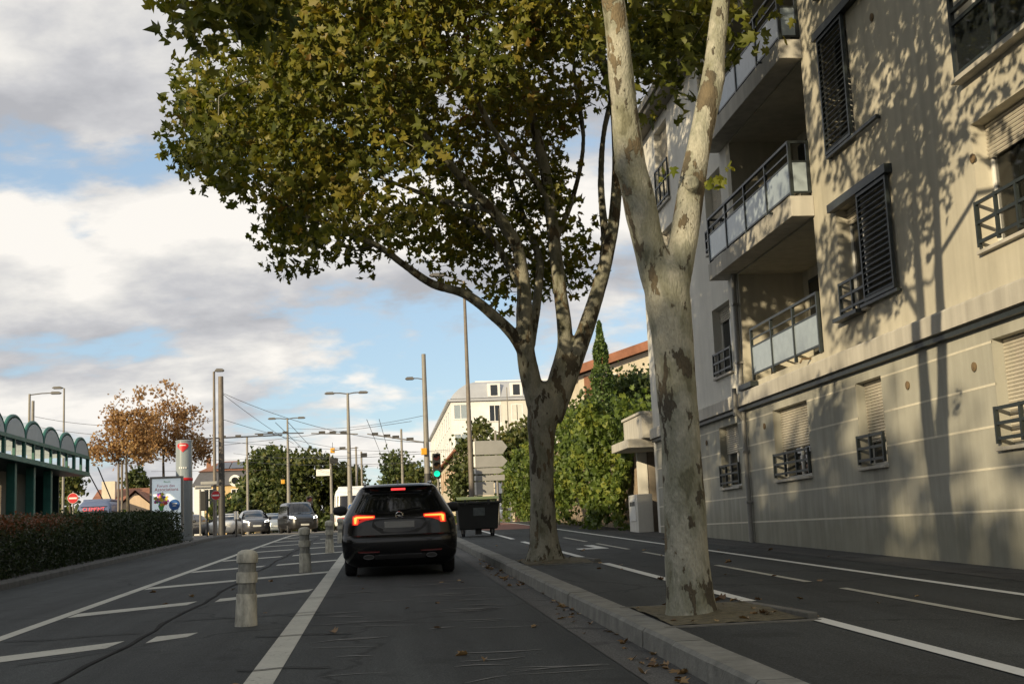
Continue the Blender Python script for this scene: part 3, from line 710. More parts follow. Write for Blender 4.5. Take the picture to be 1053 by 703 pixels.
for (px, py) in ((1002.5, 377), (934, 396), (786.5, 438), (727, 455), (1001, 163), (897, 18)):
    d = ray(px, py); t = BX / d[0]; c = d * t + np.array([0, 0, CAMH])
    m = MB(); m.lathe([(.055, 0), (.06, .01), (.06, .02), (.03, .03)], n=14)
    vs = [(c[0] - z, c[1] + x, c[2] + y) for x, y, z in m.v]; m.v = vs; m.build('wall_vent', 'rust', apt)
def guard(root, y0, y1, z0, z1, x, nrail=3, posts=True):
    m = MB(); w = .035
    for k in range(nrail):
        z = z0 + (z1 - z0) * k / (nrail - 1)
        m.box((x - w / 2, y0, z - .02), (x + w / 2, y1, z + .02))
    if posts:
        n = max(2, int(round((y1 - y0) / .55)) + 1)
        for k in range(n):
            y = y0 + (y1 - y0) * k / (n - 1); m.box((x - w / 2 - .004, y - .02, z0 - .06), (x + w / 2 + .004, y + .02, z1 + .024))
    return m
def window(y0, y1, z0, z1, dp, blind=0.0, curtain=False, rail=True, wide=1.0, railh=.5, guard_x=-.06):
    x = BX + dp; fw = .055
    f = MB(); f.box((x - .03, y0, z0), (x + .04, y0 + fw, z1)); f.box((x - .03, y1 - fw, z0), (x + .04, y1, z1)); f.box((x - .03, y0 + fw, z0), (x + .04, y1 - fw, z0 + fw)); f.box((x - .03, y0 + fw, z1 - fw), (x + .04, y1 - fw, z1))
    ym = (y0 + y1) / 2; f.box((x - .032, ym - .04, z0 + fw), (x + .038, ym + .04, z1 - fw))
    w = f.build('window', 'white_plastic', apt, bevel=.006)
    p = MB(); p.box((x, y0 + fw, z0 + fw), (x + .012, y1 - fw, z1 - fw)); p.build('pane', 'window_clear' if curtain else 'window_glass', w)
    if curtain:
        c = MB(); c.grid(lambda y, z: (x + .16 + .03 * math.sin(y * 38), y, z), [y0 + .1 + (y1 - y0 - .2) * .45 * i / 30 for i in range(31)], [z0, z1]); c.build('curtain', 'curtain', w)
        c = MB(); c.box((x + .5, y0 - .3, z0 - .3), (x + .55, y1 + .3, z1 + .3)); c.build('room_back', 'interior', w)
    if blind > 0:
        b = MB(); zb = z1 - (z1 - z0) * blind; n = int((z1 - zb) / .045)
        for k in range(n):
            a = z1 - (k + 1) * (z1 - zb) / n
            b.add([(x - .05, y0 + .01, a + .002), (x - .05, y1 - .01, a + .002), (x - .066, y1 - .01, a + .022), (x - .066, y0 + .01, a + .022), (x - .05, y1 - .01, a + .043), (x - .05, y0 + .01, a + .043)], [(0, 1, 2, 3), (3, 2, 4, 5)])
        b.build('roller_shutter', 'roller_beige', w)
    s = MB(); s.box((BX - .07, y0 - .03, z0 - .05), (BX + dp, y1 + .03, z0 - .001)); s.build('sill', 'concrete_pale', w, bevel=.008)
    if rail: guard(None, y0 + .01, y1 - .01, z0 + .1, z0 + railh, BX + guard_x + .02).build('guard_rail', 'dark_metal', w)
    return w
for i, (a, b) in enumerate(GW): window(a, b, 1.97, 3.27, .2, blind=(.9, .96, .72, .58, .45)[i], railh=.46)
window(12.4, 14.4, 4.36, 5.95, .24, blind=.28, curtain=True, railh=.58)
window(18.02, 19.1, 4.35, 6.1, .24, blind=.15, railh=.52)
window(25.45, 26.85, 4.35, 5.85, .22, blind=.2, railh=.5)
window(29.85, 31.3, 4.35, 5.85, .22, blind=.5, railh=.5)
window(12.4, 14.4, 6.62, 8.75, .2, rail=False)
window(18.02, 19.1, 7.02, 8.95, .2, rail=False)
window(25.5, 26.8, 7.1, 8.75, .22, blind=.8)
window(29.95, 31.3, 6.75, 8.66, .22, blind=.9)
window(12.4, 14.4, 9.4, 11.1, .2); window(18.02, 19.1, 9.7, 11.2, .2); window(25.5, 26.8, 9.5, 11.2, .22, blind=.7)
window(29.95, 31.35, 9.3, 11.35, .22, blind=.55, railh=1.0)
window(7.2, 8.9, 4.36, 5.95, .24, blind=.3); window(7.2, 8.9, 7.02, 8.7, .24, blind=.6); window(7.2, 8.9, 9.5, 11.1, .24)
# the framed guard in front of the second floor window, dark green with glazed lower half
m = MB(); x = BX - .1
for z in (6.6, 7.25, 7.42, 7.6): m.box((x - .025, 12.35, z - .025), (x + .025, 14.45, z + .025))
for y in (12.38, 13.42, 14.42): m.box((x - .028, y - .03, 6.56), (x + .028, y + .03, 7.63))
gl = m.build('glazed_guard', 'dark_metal', apt); p = MB(); p.box((x - .006, 12.41, 6.63), (x + .006, 13.39, 7.22)); p.box((x - .006, 13.45, 6.63), (x + .006, 14.39, 7.22)); p.build('pane', 'window_glass', gl)
m = MB(); m.box((BX - .15, 12.3, 6.5), (BX, 14.5, 6.56)); m.build('ledge', 'concrete_pale', apt)
# louvred sliding shutters on their tracks
def shutter(y0, y1, z0, z1, ta, tb, rail_a, rail_b):
    x = BX - .07; m = MB(); w = .05
    m.box((x - .025, y0, z0), (x + .025, y0 + w, z1)); m.box((x - .025, y1 - w, z0), (x + .025, y1, z1)); m.box((x - .025, y0 + w, z0), (x + .025, y1 - w, z0 + w)); m.box((x - .025, y0 + w, z1 - w), (x + .025, y1 - w, z1))
    s = m.build('sliding_shutter', 'dark_metal', apt)
    l = MB(); n = int((z1 - z0 - 2 * w) / .085)
    for k in range(n):
        z = z0 + w + (k + .1) * (z1 - z0 - 2 * w) / n
        l.add([(x - .03, y0 + w, z), (x - .03, y1 - w, z), (x + .012, y1 - w, z + .062), (x + .012, y0 + w, z + .062), (x - .022, y0 + w, z - .004), (x - .022, y1 - w, z - .004), (x + .02, y1 - w, z + .058), (x + .02, y0 + w, z + .058)],
              [(0, 1, 2, 3), (7, 6, 5, 4), (0, 4, 5, 1), (3, 2, 6, 7)])
    l.build('louvre', 'shutter_slat', s)
    t = MB(); t.box((BX - .12, ta, z1 + .01), (BX - .002, tb, z1 + .14)); t.build('shutter_track', 'dark_metal', apt)
    t = MB(); t.box((BX - .09, rail_a, z0 - .06), (BX - .04, rail_b, z0 - .015))
    for y in (rail_a + .05, rail_b - .05): t.box((BX - .05, y - .02, z0 - .06), (BX, y + .02, z0 - .02))
    t.build('bottom_rail', 'dark_metal', apt)
shutter(16.87, 18.0, 4.4, 6.05, 16.8, 19.15, 16.8, 18.2)
shutter(18.0, 19.1, 7.0, 8.95, 17.0, 19.2, 17.0, 19.1)
shutter(17.95, 19.1, 9.7, 11.2, 17.0, 19.2, 17.0, 19.1)
m = MB(); m.box((BX - .16, 18.2, 4.28), (BX, 19.2, 4.34)); m.build('ledge', 'dark_metal', apt)
# balconies
def railing(x, y0, y1, z0, zt, ret, parent):
    fr = MB(); n = int(round((y1 - y0) / 1.28)); zp = z0 + (zt - z0) * .62
    fr.box((x - .028, y0, zt - .045), (x + .028, y1, zt)); fr.box((x - .012, y0, zp + .12), (x + .012, y1, zp + .15)); fr.box((x - .015, y0, zp - .03), (x + .015, y1, zp)); fr.box((x - .015, y0, z0), (x + .015, y1, z0 + .035))
    for k in range(n + 1):
        y = y0 + (y1 - y0) * k / n; fr.box((x - .026, y - .026, z0 - .1), (x + .026, y + .026, zt - .001))
    if ret:
        for yy in (y0 + .001, y1 - .001):
            fr.box((x, yy - .024, zt - .044), (BX, yy + .024, zt - .002)); fr.box((x, yy - .014, zp - .03), (BX, yy + .014, zp)); fr.box((x, yy - .014, z0 + .002), (BX, yy + .014, z0 + .03)); fr.box((BX - .06, yy - .02, z0), (BX - .01, yy + .02, zt))
    r = fr.build('railing', 'dark_metal', parent)
    for k in range(n):
        a = y0 + (y1 - y0) * k / n + .035; b = y0 + (y1 - y0) * (k + 1) / n - .035
        p = MB(); p.box((x - .008, a, z0 + .04), (x + .008, b, zp - .033)); p.build('panel', 'frosted', r)
    if ret:
        p = MB(); p.box((x + .04, y0 - .006, z0 + .035), (BX - .07, y0 + .006, zp - .033)); p.build('panel', 'frosted', r)
    return r
railing(BX - .03, 20.16, 23.98, 4.06, 4.98, False, apt)
for zs, zt in ((6.25, 6.6), (9.02, 9.36)):
    m = MB(); pf = BX - .40
    m.prism([(pf, zs), (pf, zt), (BX + 1.34, zt), (BX + 1.34, zs)], lambda x, z: (x, 20.06, z), lambda x, z: (x, 25.45, z))
    # keep the slab out of the wall beyond the recess
    m2 = MB(); m2.box((pf, 20.02, zs), (BX - .002, 25.45, zt)); m2.box((BX - .001, 20.11, zs + .002), (BX + 1.34, 24.67, zt - .002)); m2.build('balcony_slab', 'concrete_pale', apt, bevel=.01)
    railing(pf + .05, 20.08, 25.4, zt + .06, zt + .97, True, apt)
    m = MB(); m.tube([(pf - .07, 21.0, zs + .3), (pf + .1, 21.0, zs + .3)], .02, 8); m.build('spout', 'dark_metal', apt)
m = MB(); m.tube([(BX + .04, 20.75, 3.93), (BX - .16, 20.75, 3.93), (BX - .2, 20.75, 3.86)], .018, 8); m.build('spout', 'rust', apt)
for (a, b, c, d, dp) in LG:
    x = BX + dp - .012
    f = MB(); f.box((x - .05, 22.0, c + .02), (x, 24.2, d - .25)); w = f.build('balcony_door', 'dark_metal', apt)
    p = MB(); p.box((x - .062, 22.1, c + .15), (x - .05, 23.05, d - .33)); p.box((x - .062, 23.15, c + .15), (x - .05, 24.1, d - .33)); p.build('pane', 'window_glass', w)
# the porch at the far end of the building
po = thing('entrance_porch', 'small concrete entrance porch with flat canopy between the ivy wall and the apartment building', 'porch', (7.6, 35, g(35) + .15))
zz = g(35)
m = MB(); m.box((6.75, 33.85, 3.36), (10.5, 36.3, 3.6)); m.build('canopy', 'concrete_pale', po, bevel=.015)
m = MB(); m.box((7.12, 33.6, 3.601), (10.5, 36.2, 4.25)); m.box((7.07, 33.58, 4.25), (10.5, 36.25, 4.32)); m.build('parapet', 'concrete_pale', po)
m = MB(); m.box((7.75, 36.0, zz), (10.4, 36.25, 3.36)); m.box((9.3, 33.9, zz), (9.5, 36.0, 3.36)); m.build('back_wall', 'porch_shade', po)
m = MB(); m.box((9.24, 34.3, zz + .15), (9.3, 35.3, 3.1)); d = m.build('door', 'dark_metal', po); m = MB(); m.box((9.23, 34.4, zz + .9), (9.24, 35.2, 3.0)); m.build('pane', 'window_glass', d)
m = MB(); m.box((7.45, 36.05, 1.0), (7.72, 36.25, 3.36)); m.build('pier', 'wall_pale', po)
mp = thing('mailbox_pillar', 'low pale block with intercom panel standing before the concrete entrance porch', 'mailbox', (7.25, 34.9, g(35) + .15))
m = MB(); m.box((7.02, 34.35, zz), (7.45, 35.55, zz + 1.17)); m.build('pillar', 'wall_pale', mp, bevel=.015)
m = MB(); m.box((7.0, 34.55, zz + .45), (7.02, 35.35, zz + 1.05)); m.build('panel', 'white_plastic', mp)
m = MB()
for i in range(3): m.box((6.992, 34.62 + .24 * i, zz + .86), (7.0, 34.8 + .24 * i, zz + .98))
m.build('name_plate', 'dark_metal', mp)

# ------------------------------------------------------------------ trees
def wpts(pp):
    P = [at(x, y, Y) for x, y, Y, w in pp]; r = [w / 2 * Y / F0 for x, y, Y, w in pp]
    Pc = catmull([np.append(p, q) for p, q in zip(P, r)], 5)
    return [p[:3] for p in Pc], [max(p[3], .006) for p in Pc]
def wood(mb, name, mat, parent, voxel=.022, it=5):
    "trunk and limbs grown together into one skin"
    o = mb.build(name, mat, parent, smooth=True)
    r = o.modifiers.new('join', 'REMESH'); r.mode = 'VOXEL'; r.voxel_size = voxel; r.use_smooth_shade = True
    s = o.modifiers.new('soften', 'SMOOTH'); s.factor = .5; s.iterations = it
    return o
def bumpy(mb, P, r, n=16, amp=.05, seed=0):
    o = len(mb.v); mb.tube(P, r, n)
    V = np.array(mb.v[o:]); k = fbm(V, .22, seed) * amp + fbm(V, .07, seed + 1) * amp * .35
    c = np.repeat(np.array(P), n, axis=0); V = c + (V - c) * (1 + k)[:, None]
    mb.v[o:] = [tuple(v) for v in V]
def grow(mb, nodes, rads, clumps, n=5, rmin=.006):
    "a twig from the nearest wood to every clump of leaves"
    nodes = list(nodes); base = np.array([0, 0, 0.])
    order = sorted(range(len(clumps)), key=lambda i: min(np.sum((np.array(nodes[:len(nodes)]) - clumps[i]) ** 2, axis=1)))
    for i in order:
        c = clumps[i]; A = np.array(nodes); d = np.linalg.norm(A - c, axis=1) + np.maximum(0, A[:, 2] - c[2]) * .8; j = int(np.argmin(d)); p = A[j]; L_ = np.linalg.norm(c - p)
        if L_ < .15: continue
        mid = (p + c) / 2 + np.array([R.uniform(-.1, .1), R.uniform(-.1, .1), -.06 - R.uniform(0, .1)]) * L_
        path = [p, p * .25 + mid * .5 + c * .25 + 0.0, c] if L_ < .5 else [p, (p + mid) / 2, mid, (mid + c) / 2, c]
        r0 = min(rads[j] * .7, .008 + .013 * L_); k = len(path)
        rr = [r0 + (rmin - r0) * q / (k - 1) for q in range(k)]
        mb.tube(path, rr, n, False)
        for q in range(1, k): nodes.append(path[q]); rads.append(rr[q])
    return nodes
# --- plane tree beside the camera (nearest)
PT1 = thing('plane_tree', 'nearest plane tree with pale patchy forked trunk before the apartment building balconies', 'tree', (2.58, 10.72, g(10.7) + .16), 'plane trees along the kerb')
mb = MB(); S1 = 10.72
tr = [(712, 640, S1, 64), (710.5, 628, S1, 54), (709, 610, S1, 49), (706, 570, S1, 45), (703.5, 520, S1, 43), (700, 460, S1, 41), (695.5, 400, S1, 41.5), (691, 340, S1, 44), (687, 305, S1, 48), (686, 285, S1, 42), (686, 270, S1, 26), (686, 262, S1, 6)]
P, r = wpts(tr); bumpy(mb, P, r, 22, .05, 1)
lst = [(689, 345, S1, 22), (679, 298, S1, 33), (668, 255, S1, 34), (656, 200, S1 - .05, 34), (648, 165, S1 - .1, 33), (643, 120, S1 - .15, 29), (638, 70, S1 - .2, 27), (632, 10, S1 - .3, 26), (622, -60, S1 - .45, 24), (600, -170, S1 - .7, 19), (590, -300, S1 - .9, 13), (575, -420, S1 - 1.1, 6)]
P, r = wpts(lst); bumpy(mb, P, r, 18, .06, 2); n1 = list(P); r1 = list(r)
rst = [(690, 330, S1, 26), (697, 285, S1, 30), (704, 240, S1 + .05, 31), (711, 195, S1 + .1, 30), (717, 160, S1 + .1, 26), (725, 120, S1 + .15, 25), (732, 85, S1 + .2, 25), (736, 50, S1 + .25, 22), (742, 0, S1 + .3, 20), (752, -80, S1 + .4, 18), (770, -200, S1 + .6, 14), (780, -330, S1 + .8, 8), (785, -430, S1 + 1, 4)]
P, r = wpts(rst); bumpy(mb, P, r, 18, .06, 3); n1 += list(P); r1 += list(r)
# collar scars and knots
for (x, y, Y, w) in ((712, 187, S1 - .11, 13), (689, 281, S1 - .16, 13), (737, 78, S1 + .1, 15), (641, 172, S1 - .15, 14), (714, 590, S1 - .16, 20)):
    c = at(x, y, Y); a = w / 2 * Y / F0
    o = len(mb.v); mb.lathe([(a * .3, -a * .3), (a * .55, -a * .2), (a * .75, a * .05), (a * 1.0, a * .1), (a * 1.35, -a * .25), (a * 1.6, -a * .9)], n=14)
    mb.v[o:] = [(c[0] + px_, c[1] - pz, c[2] + py_) for px_, py_, pz in mb.v[o:]]
wood(mb, 'trunk', 'bark_plane', PT1); mb = MB()
limbs = [[(624, -40, S1 - .4, 12), (590, -90, S1 - .9, 10), (520, -150, S1 - 1.2, 9), (420, -200, S1 - 1.5, 7), (300, -260, S1 - 1.6, 4)],
         [(632, 0, S1 - .3, 13), (600, -90, S1 + 1.0, 11), (560, -220, S1 + 2.2, 8), (540, -330, S1 + 3, 4)],
         [(742, 0, S1 + .3, 11), (790, -90, S1 - .6, 10), (840, -200, S1 - 1.5, 7), (870, -300, S1 - 2.2, 4)],
         [(745, -30, S1 + .3, 11), (790, -130, S1 + 1.4, 9), (810, -230, S1 + 2.8, 6), (820, -300, S1 + 3.6, 4)],
         [(620, -70, S1 - .5, 10), (560, -160, S1 - 1.6, 8), (480, -300, S1 - 2.5, 5)]]
for lm in limbs:
    P, r = wpts(lm); mb.tube(P, r, 10); n1 += list(P); r1 += list(r)
CL = []
poly1 = [(270, -130), (330, -100), (450, -80), (560, -70), (640, -55), (760, -60), (900, -80), (960, -180), (930, -360), (780, -520), (560, -560), (400, -480), (280, -330), (230, -220)]
while len(CL) < 100:
    x, y = R.uniform(100, 980), R.uniform(-560, -45)
    if not in_poly(x, y, poly1): continue
    Y = S1 + R.gauss(.7, 1.5)
    if not -1.6 < Y - S1 < 3.6: continue
    p = at(x, y, Y)
    if Y > S1 + .8 and p[2] < 5.6 + (Y - S1) * .6 + .5: continue
    CL.append(p)
# the bough tips that hang into the top of the view
for (x, y, Y) in ((214, -8, 10.6), (226, 2, 10.7), (236, -14, 10.9), (220, -26, 10.5), (238, 8, 10.9), (228, 18, 10.8), (246, -34, 10.6), (700, 62, 12.5), (684, 40, 13), (664, 16, 13), (700, 20, 12.6), (640, -10, 12.6), (655, 60, 13.2), (672, 88, 13.4), (690, 10, 12.2), (720, 30, 12.8), (764, 10, 12)):
    CL.append(at(x, y, Y))
for i in range(36): CL.append(np.array([R.uniform(1.0, 4.2), R.uniform(11.4, 14.2), R.uniform(9.6, 12.2)]))  # unseen clumps added high in the crown to shade the upper wall
CL = np.array(CL)
nd = grow(mb, n1, r1, CL)
mb.build('boughs', 'bark_plane', PT1, smooth=True)
def clump_leaves(CL, per, sg, smin, smax, tintfn, seed):
    C = np.repeat(CL, per, axis=0); q = NR.normal(size=C.shape); q *= np.minimum(1, 1.55 / np.maximum(np.linalg.norm(q, axis=1), 1e-6))[:, None]; C = C + q * np.array(sg) * 1.12
    n = len(C); s = NR.uniform(smin, smax, n); t = tintfn(C, n); return C, s, t
def tint_plane(C, n):
    base = .30 + .20 * fbm(C, .9, 5) + .16 * fbm(C, .3, 8); return np.clip(base + NR.normal(size=n) * .14, 0, 1)
C, s, t = clump_leaves(CL, 74, (.34, .34, .27), .08, .19, tint_plane, 1)
leaves('crown', C, s, t, 'leaf_plane', PT1, LOBED, .3)
# sprig of young leaves at the scar
C = np.array([at(712 + x, 187 + y, S1 - .12 + R.uniform(-.15, .1)) for x, y in ((18, 2), (24, 0), (30, -4), (35, -12), (38, -18), (26, 5), (20, -2), (33, -2), (40, -14), (-26, -6), (-33, -2), (-20, -10), (-30, -12), (14, 2), (29, 3))])
ix = C[:, 0] < at(712, 187, S1)[0]
for Cs in (C[ix], C[~ix]): leaves('sprig', Cs, NR.uniform(.06, .12, len(Cs)), NR.uniform(0, 1, len(Cs)), 'leaf_sprig', PT1, LOBED, .3)

# --- the second plane tree, whose crown fills the top of the view
PT2 = thing('plane_tree', 'second plane tree, behind the nearest one, its wide green and brown crown over the road', 'tree', (2.66, 20.9, g(20.9) + .16), 'plane trees along the kerb')
S2 = 20.9; mb = MB()
P, r = wpts([(561, 584, S2, 52), (560, 572, S2, 39), (559.5, 558, S2, 31), (558.5, 530, S2, 26.5), (557.5, 490, S2, 25), (557, 455, S2, 26), (558, 430, S2, 32), (561, 412, S2, 33), (562, 400, S2, 25), (562, 392, S2, 8)]); bumpy(mb, P, r, 22, .06, 11)
n2, r2 = [], []
L2 = [
 [(556, 436, S2, 22), (548, 400, S2, 22), (541, 365, S2, 20), (539, 325, S2 - .1, 17), (538, 290, S2 - .2, 15), (530, 250, S2 - .4, 13), (508, 218, S2 - .7, 12), (485, 195, S2 - 1.0, 10), (455, 160, S2 - 1.4, 8), (410, 110, S2 - 1.9, 6), (360, 60, S2 - 2.2, 4)],
 [(545, 375, S2, 15), (528, 345, S2 - .1, 13), (505, 322, S2 - .3, 11.5), (478, 302, S2 - .5, 10.5), (445, 292, S2 - .7, 9.5), (415, 272, S2 - 1.0, 8), (392, 255, S2 - 1.2, 7), (360, 240, S2 - 1.5, 5), (320, 225, S2 - 1.8, 4), (285, 205, S2 - 2, 2.5)],
 [(566, 425, S2, 22), (572, 390, S2, 18), (581, 350, S2 + .1, 16), (576, 300, S2 + .2, 15), (570, 250, S2 + .3, 14), (565, 205, S2 + .4, 13), (558, 165, S2 + .5, 12), (545, 110, S2 + .6, 10), (530, 40, S2 + .8, 8), (520, -60, S2 + 1, 6), (515, -160, S2 + 1, 3)],
 [(566, 430, S2, 26), (583, 390, S2, 22), (600, 345, S2 + .1, 18), (613, 305, S2 + .2, 16), (624, 265, S2 + .2, 14), (632, 220, S2 + .3, 13), (635, 165, S2 + .3, 12), (632, 110, S2 + .3, 12), (622, 70, S2 + .2, 12), (600, 35, S2, 11), (570, 0, S2 - .2, 10), (540, -60, S2 - .5, 7), (510, -140, S2 - .8, 4)],
 [(616, 300, S2 + .2, 11), (622, 250, S2 + .5, 9), (618, 190, S2 + .7, 7.5), (622, 130, S2 + .9, 6), (640, 60, S2 + 1.2, 5), (660, 0, S2 + 1.5, 4)],
 [(545, 355, S2, 12), (552, 310, S2 + .3, 10), (555, 270, S2 + .6, 9), (545, 240, S2 + .9, 8), (530, 200, S2 + 1.3, 6), (515, 150, S2 + 1.7, 5), (500, 90, S2 + 2, 3)],
 [(505, 215, S2 - .7, 8), (480, 212, S2 - .3, 7), (450, 205, S2 + .2, 6), (410, 190, S2 + .6, 4.5), (360, 170, S2 + 1, 3)],
 [(540, 300, S2 - .2, 10), (520, 268, S2 + .2, 8), (500, 238, S2 + .4, 7), (470, 222, S2 + .8, 6), (440, 216, S2 + 1.2, 4)],
 [(565, 205, S2 + .4, 9), (545, 180, S2 + .1, 7), (505, 130, S2 - .3, 6), (470, 60, S2 - .6, 5), (440, -20, S2 - .8, 3)],
 [(455, 160, S2 - 1.4, 6), (400, 140, S2 - 2.2, 5), (330, 110, S2 - 2.8, 4), (270, 80, S2 - 3.2, 3), (225, 100, S2 - 3.4, 2)],
 [(570, 250, S2 + .3, 8), (590, 200, S2 + .8, 6), (600, 140, S2 + 1.3, 5), (590, 60, S2 + 1.8, 4), (600, -40, S2 + 2.2, 3)]]
for i, lm in enumerate(L2):
    P, r = wpts(lm); bumpy(mb, P, r, 12, .06, 20 + i); n2 += list(P); r2 += list(r)
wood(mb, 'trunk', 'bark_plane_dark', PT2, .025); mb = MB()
for lm in L2:
    P, r = wpts(lm[len(lm) // 2:]); mb.tube(P, [q * .92 for q in r], 8)
poly2 = [(196, 148), (206, 100), (214, 60), (236, 10), (256, -90), (300, -180), (400, -260), (520, -290), (640, -230), (715, -130), (735, -30), (722, 40), (690, 75), (655, 60), (630, 100), (606, 150), (604, 200), (590, 218), (596, 268), (575, 285), (535, 288), (505, 280), (475, 262), (440, 250), (405, 250), (380, 228), (345, 238), (300, 252), (288, 220), (262, 188), (235, 182), (215, 172)]
CL = []
while len(CL) < 760:
    x, y = R.uniform(180, 740), R.uniform(-300, 292)
    if not in_poly(x, y, poly2): continue
    cx = 430; ex = abs(x - cx) / 330
    D = 3.4 * math.sqrt(max(.08, 1 - ex * ex * .9)); Y = S2 - .8 + R.choice([-1, 1]) * D * R.uniform(.1, 1.0)
    if y > 170 and R.random() < .25: continue
    if 585 < x < 655 and 45 < y < 225 and R.random() < .92: continue
    if x > 430 and y > 100 and R.random() < .42: continue
    if x > 430 and y > 110: Y = S2 + R.uniform(.5, 2.6)
    CL.append(at(x, y, Y))
# ragged tips round the outline
for (x, y) in ((186, 150), (196, 158), (208, 164), (202, 84), (196, 112), (222, 178), (252, 192), (285, 236), (296, 262), (310, 258), (335, 252), (352, 250), (372, 262), (386, 236), (436, 258), (470, 270), (500, 290), (524, 300), (545, 268), (560, 290), (588, 284), (600, 276), (604, 240), (560, 215), (520, 240), (452, 236), (420, 214)):
    CL.append(at(x, y, S2 + (R.uniform(.3, 2) if x > 420 else R.uniform(-2.4, .6))))
CL = np.array(CL)
grow(mb, n2, r2, CL)
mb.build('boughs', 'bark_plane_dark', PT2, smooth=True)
def tint2(C, n):
    # autumn has reached the middle of the crown first
    c = at(455, 60, S2); d = np.linalg.norm((C - c) / np.array([2.2, 4, 2.2]), axis=1)
    base = .33 + .14 * fbm(C, 1.0, 15) + .12 * fbm(C, .35, 18) + .30 * np.exp(-d * d)
    return np.clip(base + NR.normal(size=n) * .15, 0, 1)
C, s, t = clump_leaves(CL, 62, (.27, .27, .23), .08, .195, tint2, 2)
leaves('crown', C, s, t, 'leaf_plane', PT2, LOBED, .3)

def tree(name, label, base, height, ells, nleaf, size, mat, trunk_r, group=None, tmpl=SPRAY, nclump=90, bark='bark_dark', fork=.45, sg=.5, cat='tree', bare=False):
    b = np.array(base, float); T = thing(name, label, cat, b, group); mb = MB(); cl = []
    vol = [e[3] * e[4] * e[5] for e in ells]
    for i in range(nclump):
        e = R.choices(ells, vol)[0]
        while True:
            q = np.array([R.uniform(-1, 1) for _ in range(3)]); l = np.linalg.norm(q)
            if .35 < l < 1 and R.random() < l * l: break
        cl.append(np.array(e[:3]) + q * np.array(e[3:6]))
    cl = np.array(cl); top = b + np.array([R.uniform(-.2, .2), R.uniform(-.2, .2), height * .86])
    P = [b + (top - b) * q + np.array([.05 * math.sin(q * 7), .05 * math.cos(q * 5), 0]) for q in np.linspace(-.03, 1, 9)]
    rr = [trunk_r * (1.25 if i == 0 else 1) * (1 - .9 * i / 8) + .012 for i in range(9)]
    mb.tube(P, rr, 10); nodes = [p for p, q in zip(P, np.linspace(0, 1, 9)) if q >= fork - .15] or [P[-1]]; rads = [r for r, q in zip(rr, np.linspace(0, 1, 9)) if q >= fork - .15] or [rr[-1]]
    grow(mb, nodes, rads, cl, 4, .012)
    mb.build('trunk', bark, T, smooth=True)
    per = max(1, nleaf // nclump); C = np.repeat(cl, per, axis=0) + NR.normal(size=(nclump * per, 3)) * sg * np.array([1, 1, .8])
    C[:, 2] = np.maximum(C[:, 2], b[2] + .15)
    t = np.clip(.45 + .2 * fbm(C, 1.2, int(abs(b[0]) * 7) + 3) + NR.normal(size=len(C)) * .17, 0, 1)
    leaves('crown', C, NR.uniform(size * .6, size * 1.25, len(C)), t, mat, T, tmpl, .35)
    return T
def E(px, py, Y, rx, rz, ry=None):
    c = at(px, py, Y); k = Y / F0; return (c[0], c[1], c[2], rx * k, (ry if ry else rx * k), rz * k)
def gb(px, Y, dz=.0):
    p = at(px, 540, Y); return (p[0], Y, g(Y) + dz)
# autumn trees by the bus stop
tree('autumn_tree', 'taller orange leaved autumn tree behind the advertising panel and the stop column', gb(167, 60, .1), 6.6, [E(172, 440, 60, 22, 20), E(176, 402, 60, 6, 17), E(164, 412, 60, 7, 14), E(188, 415, 60, 7, 16), E(200, 430, 60, 8, 12), E(196, 462, 60, 20, 12), E(160, 462, 60, 18, 10), E(208, 458, 60, 8, 8), E(152, 440, 60, 10, 16)], 4100, .14, 'leaf_orange', .09, 'autumn trees by the stop', LOBED, 150, sg=.2, fork=.25)
tree('autumn_tree', 'lower orange leaved autumn tree with wooden stakes, just right of the green shelter', gb(130, 57, .1), 6.2, [E(132, 440, 57, 20, 20), E(127, 404, 57, 5, 15), E(142, 414, 57, 6, 13), E(116, 430, 57, 9, 12), E(105, 462, 57, 15, 10), E(130, 466, 57, 20, 9), E(148, 460, 57, 12, 12), E(96, 470, 57, 8, 7), E(146, 438, 57, 10, 14)], 3700, .14, 'leaf_orange', .085, 'autumn trees by the stop', LOBED, 130, sg=.2, fork=.25)
# trees behind the junction
far = [('dark_tree', 'broad dark green tree behind the dark van, rust tinted on top', 318, 118, [E(318, 486, 118, 34, 20), E(300, 508, 118, 28, 22), E(335, 510, 118, 24, 22), E(345, 492, 118, 18, 14)], 'leaf_dark', 4200),
       ('dark_tree', 'olive tree left of the broad dark one, behind the twin street lamp', 278, 122, [E(281, 486, 122, 26, 20), E(268, 512, 122, 18, 20), E(290, 512, 122, 20, 20)], 'leaf_mid', 3600),
       ('round_tree', 'bright green round tree rising above the ochre house roof', 272, 150, [E(273, 478, 150, 13, 10), E(262, 492, 150, 12, 10)], 'leaf_mid', 1500),
       ('small_tree', 'low bushy tree in front of the ochre house, behind the no entry sign', 236, 112, [E(236, 526, 112, 15, 9)], 'leaf_mid', 1300),
       ('roadside_tree', 'narrow tree between the stop sign and the white trolleybus', 356, 128, [E(356, 497, 128, 14, 14), E(350, 510, 128, 12, 10)], 'leaf_mid', 1600),
       ('roadside_tree', 'conical green tree in the street axis above the black car', 410, 140, [E(410, 488, 140, 16, 16), E(408, 476, 140, 8, 10), E(418, 500, 140, 20, 10)], 'leaf_mid', 2200),
       ('roadside_tree', 'green tree under the trolleybus pole, left of the traffic light', 431, 136, [E(431, 495, 136, 12, 12), E(440, 505, 136, 10, 10)], 'leaf_dark', 1300)]
for nm, lb, px, Y, el, mt, n in far:
    tp = max(e[2] + e[5] for e in el); tree(nm, lb, gb(px, Y), tp - g(Y), el, n, .48, mt, .2, 'trees behind the junction', SPRAY, 70, sg=.55)
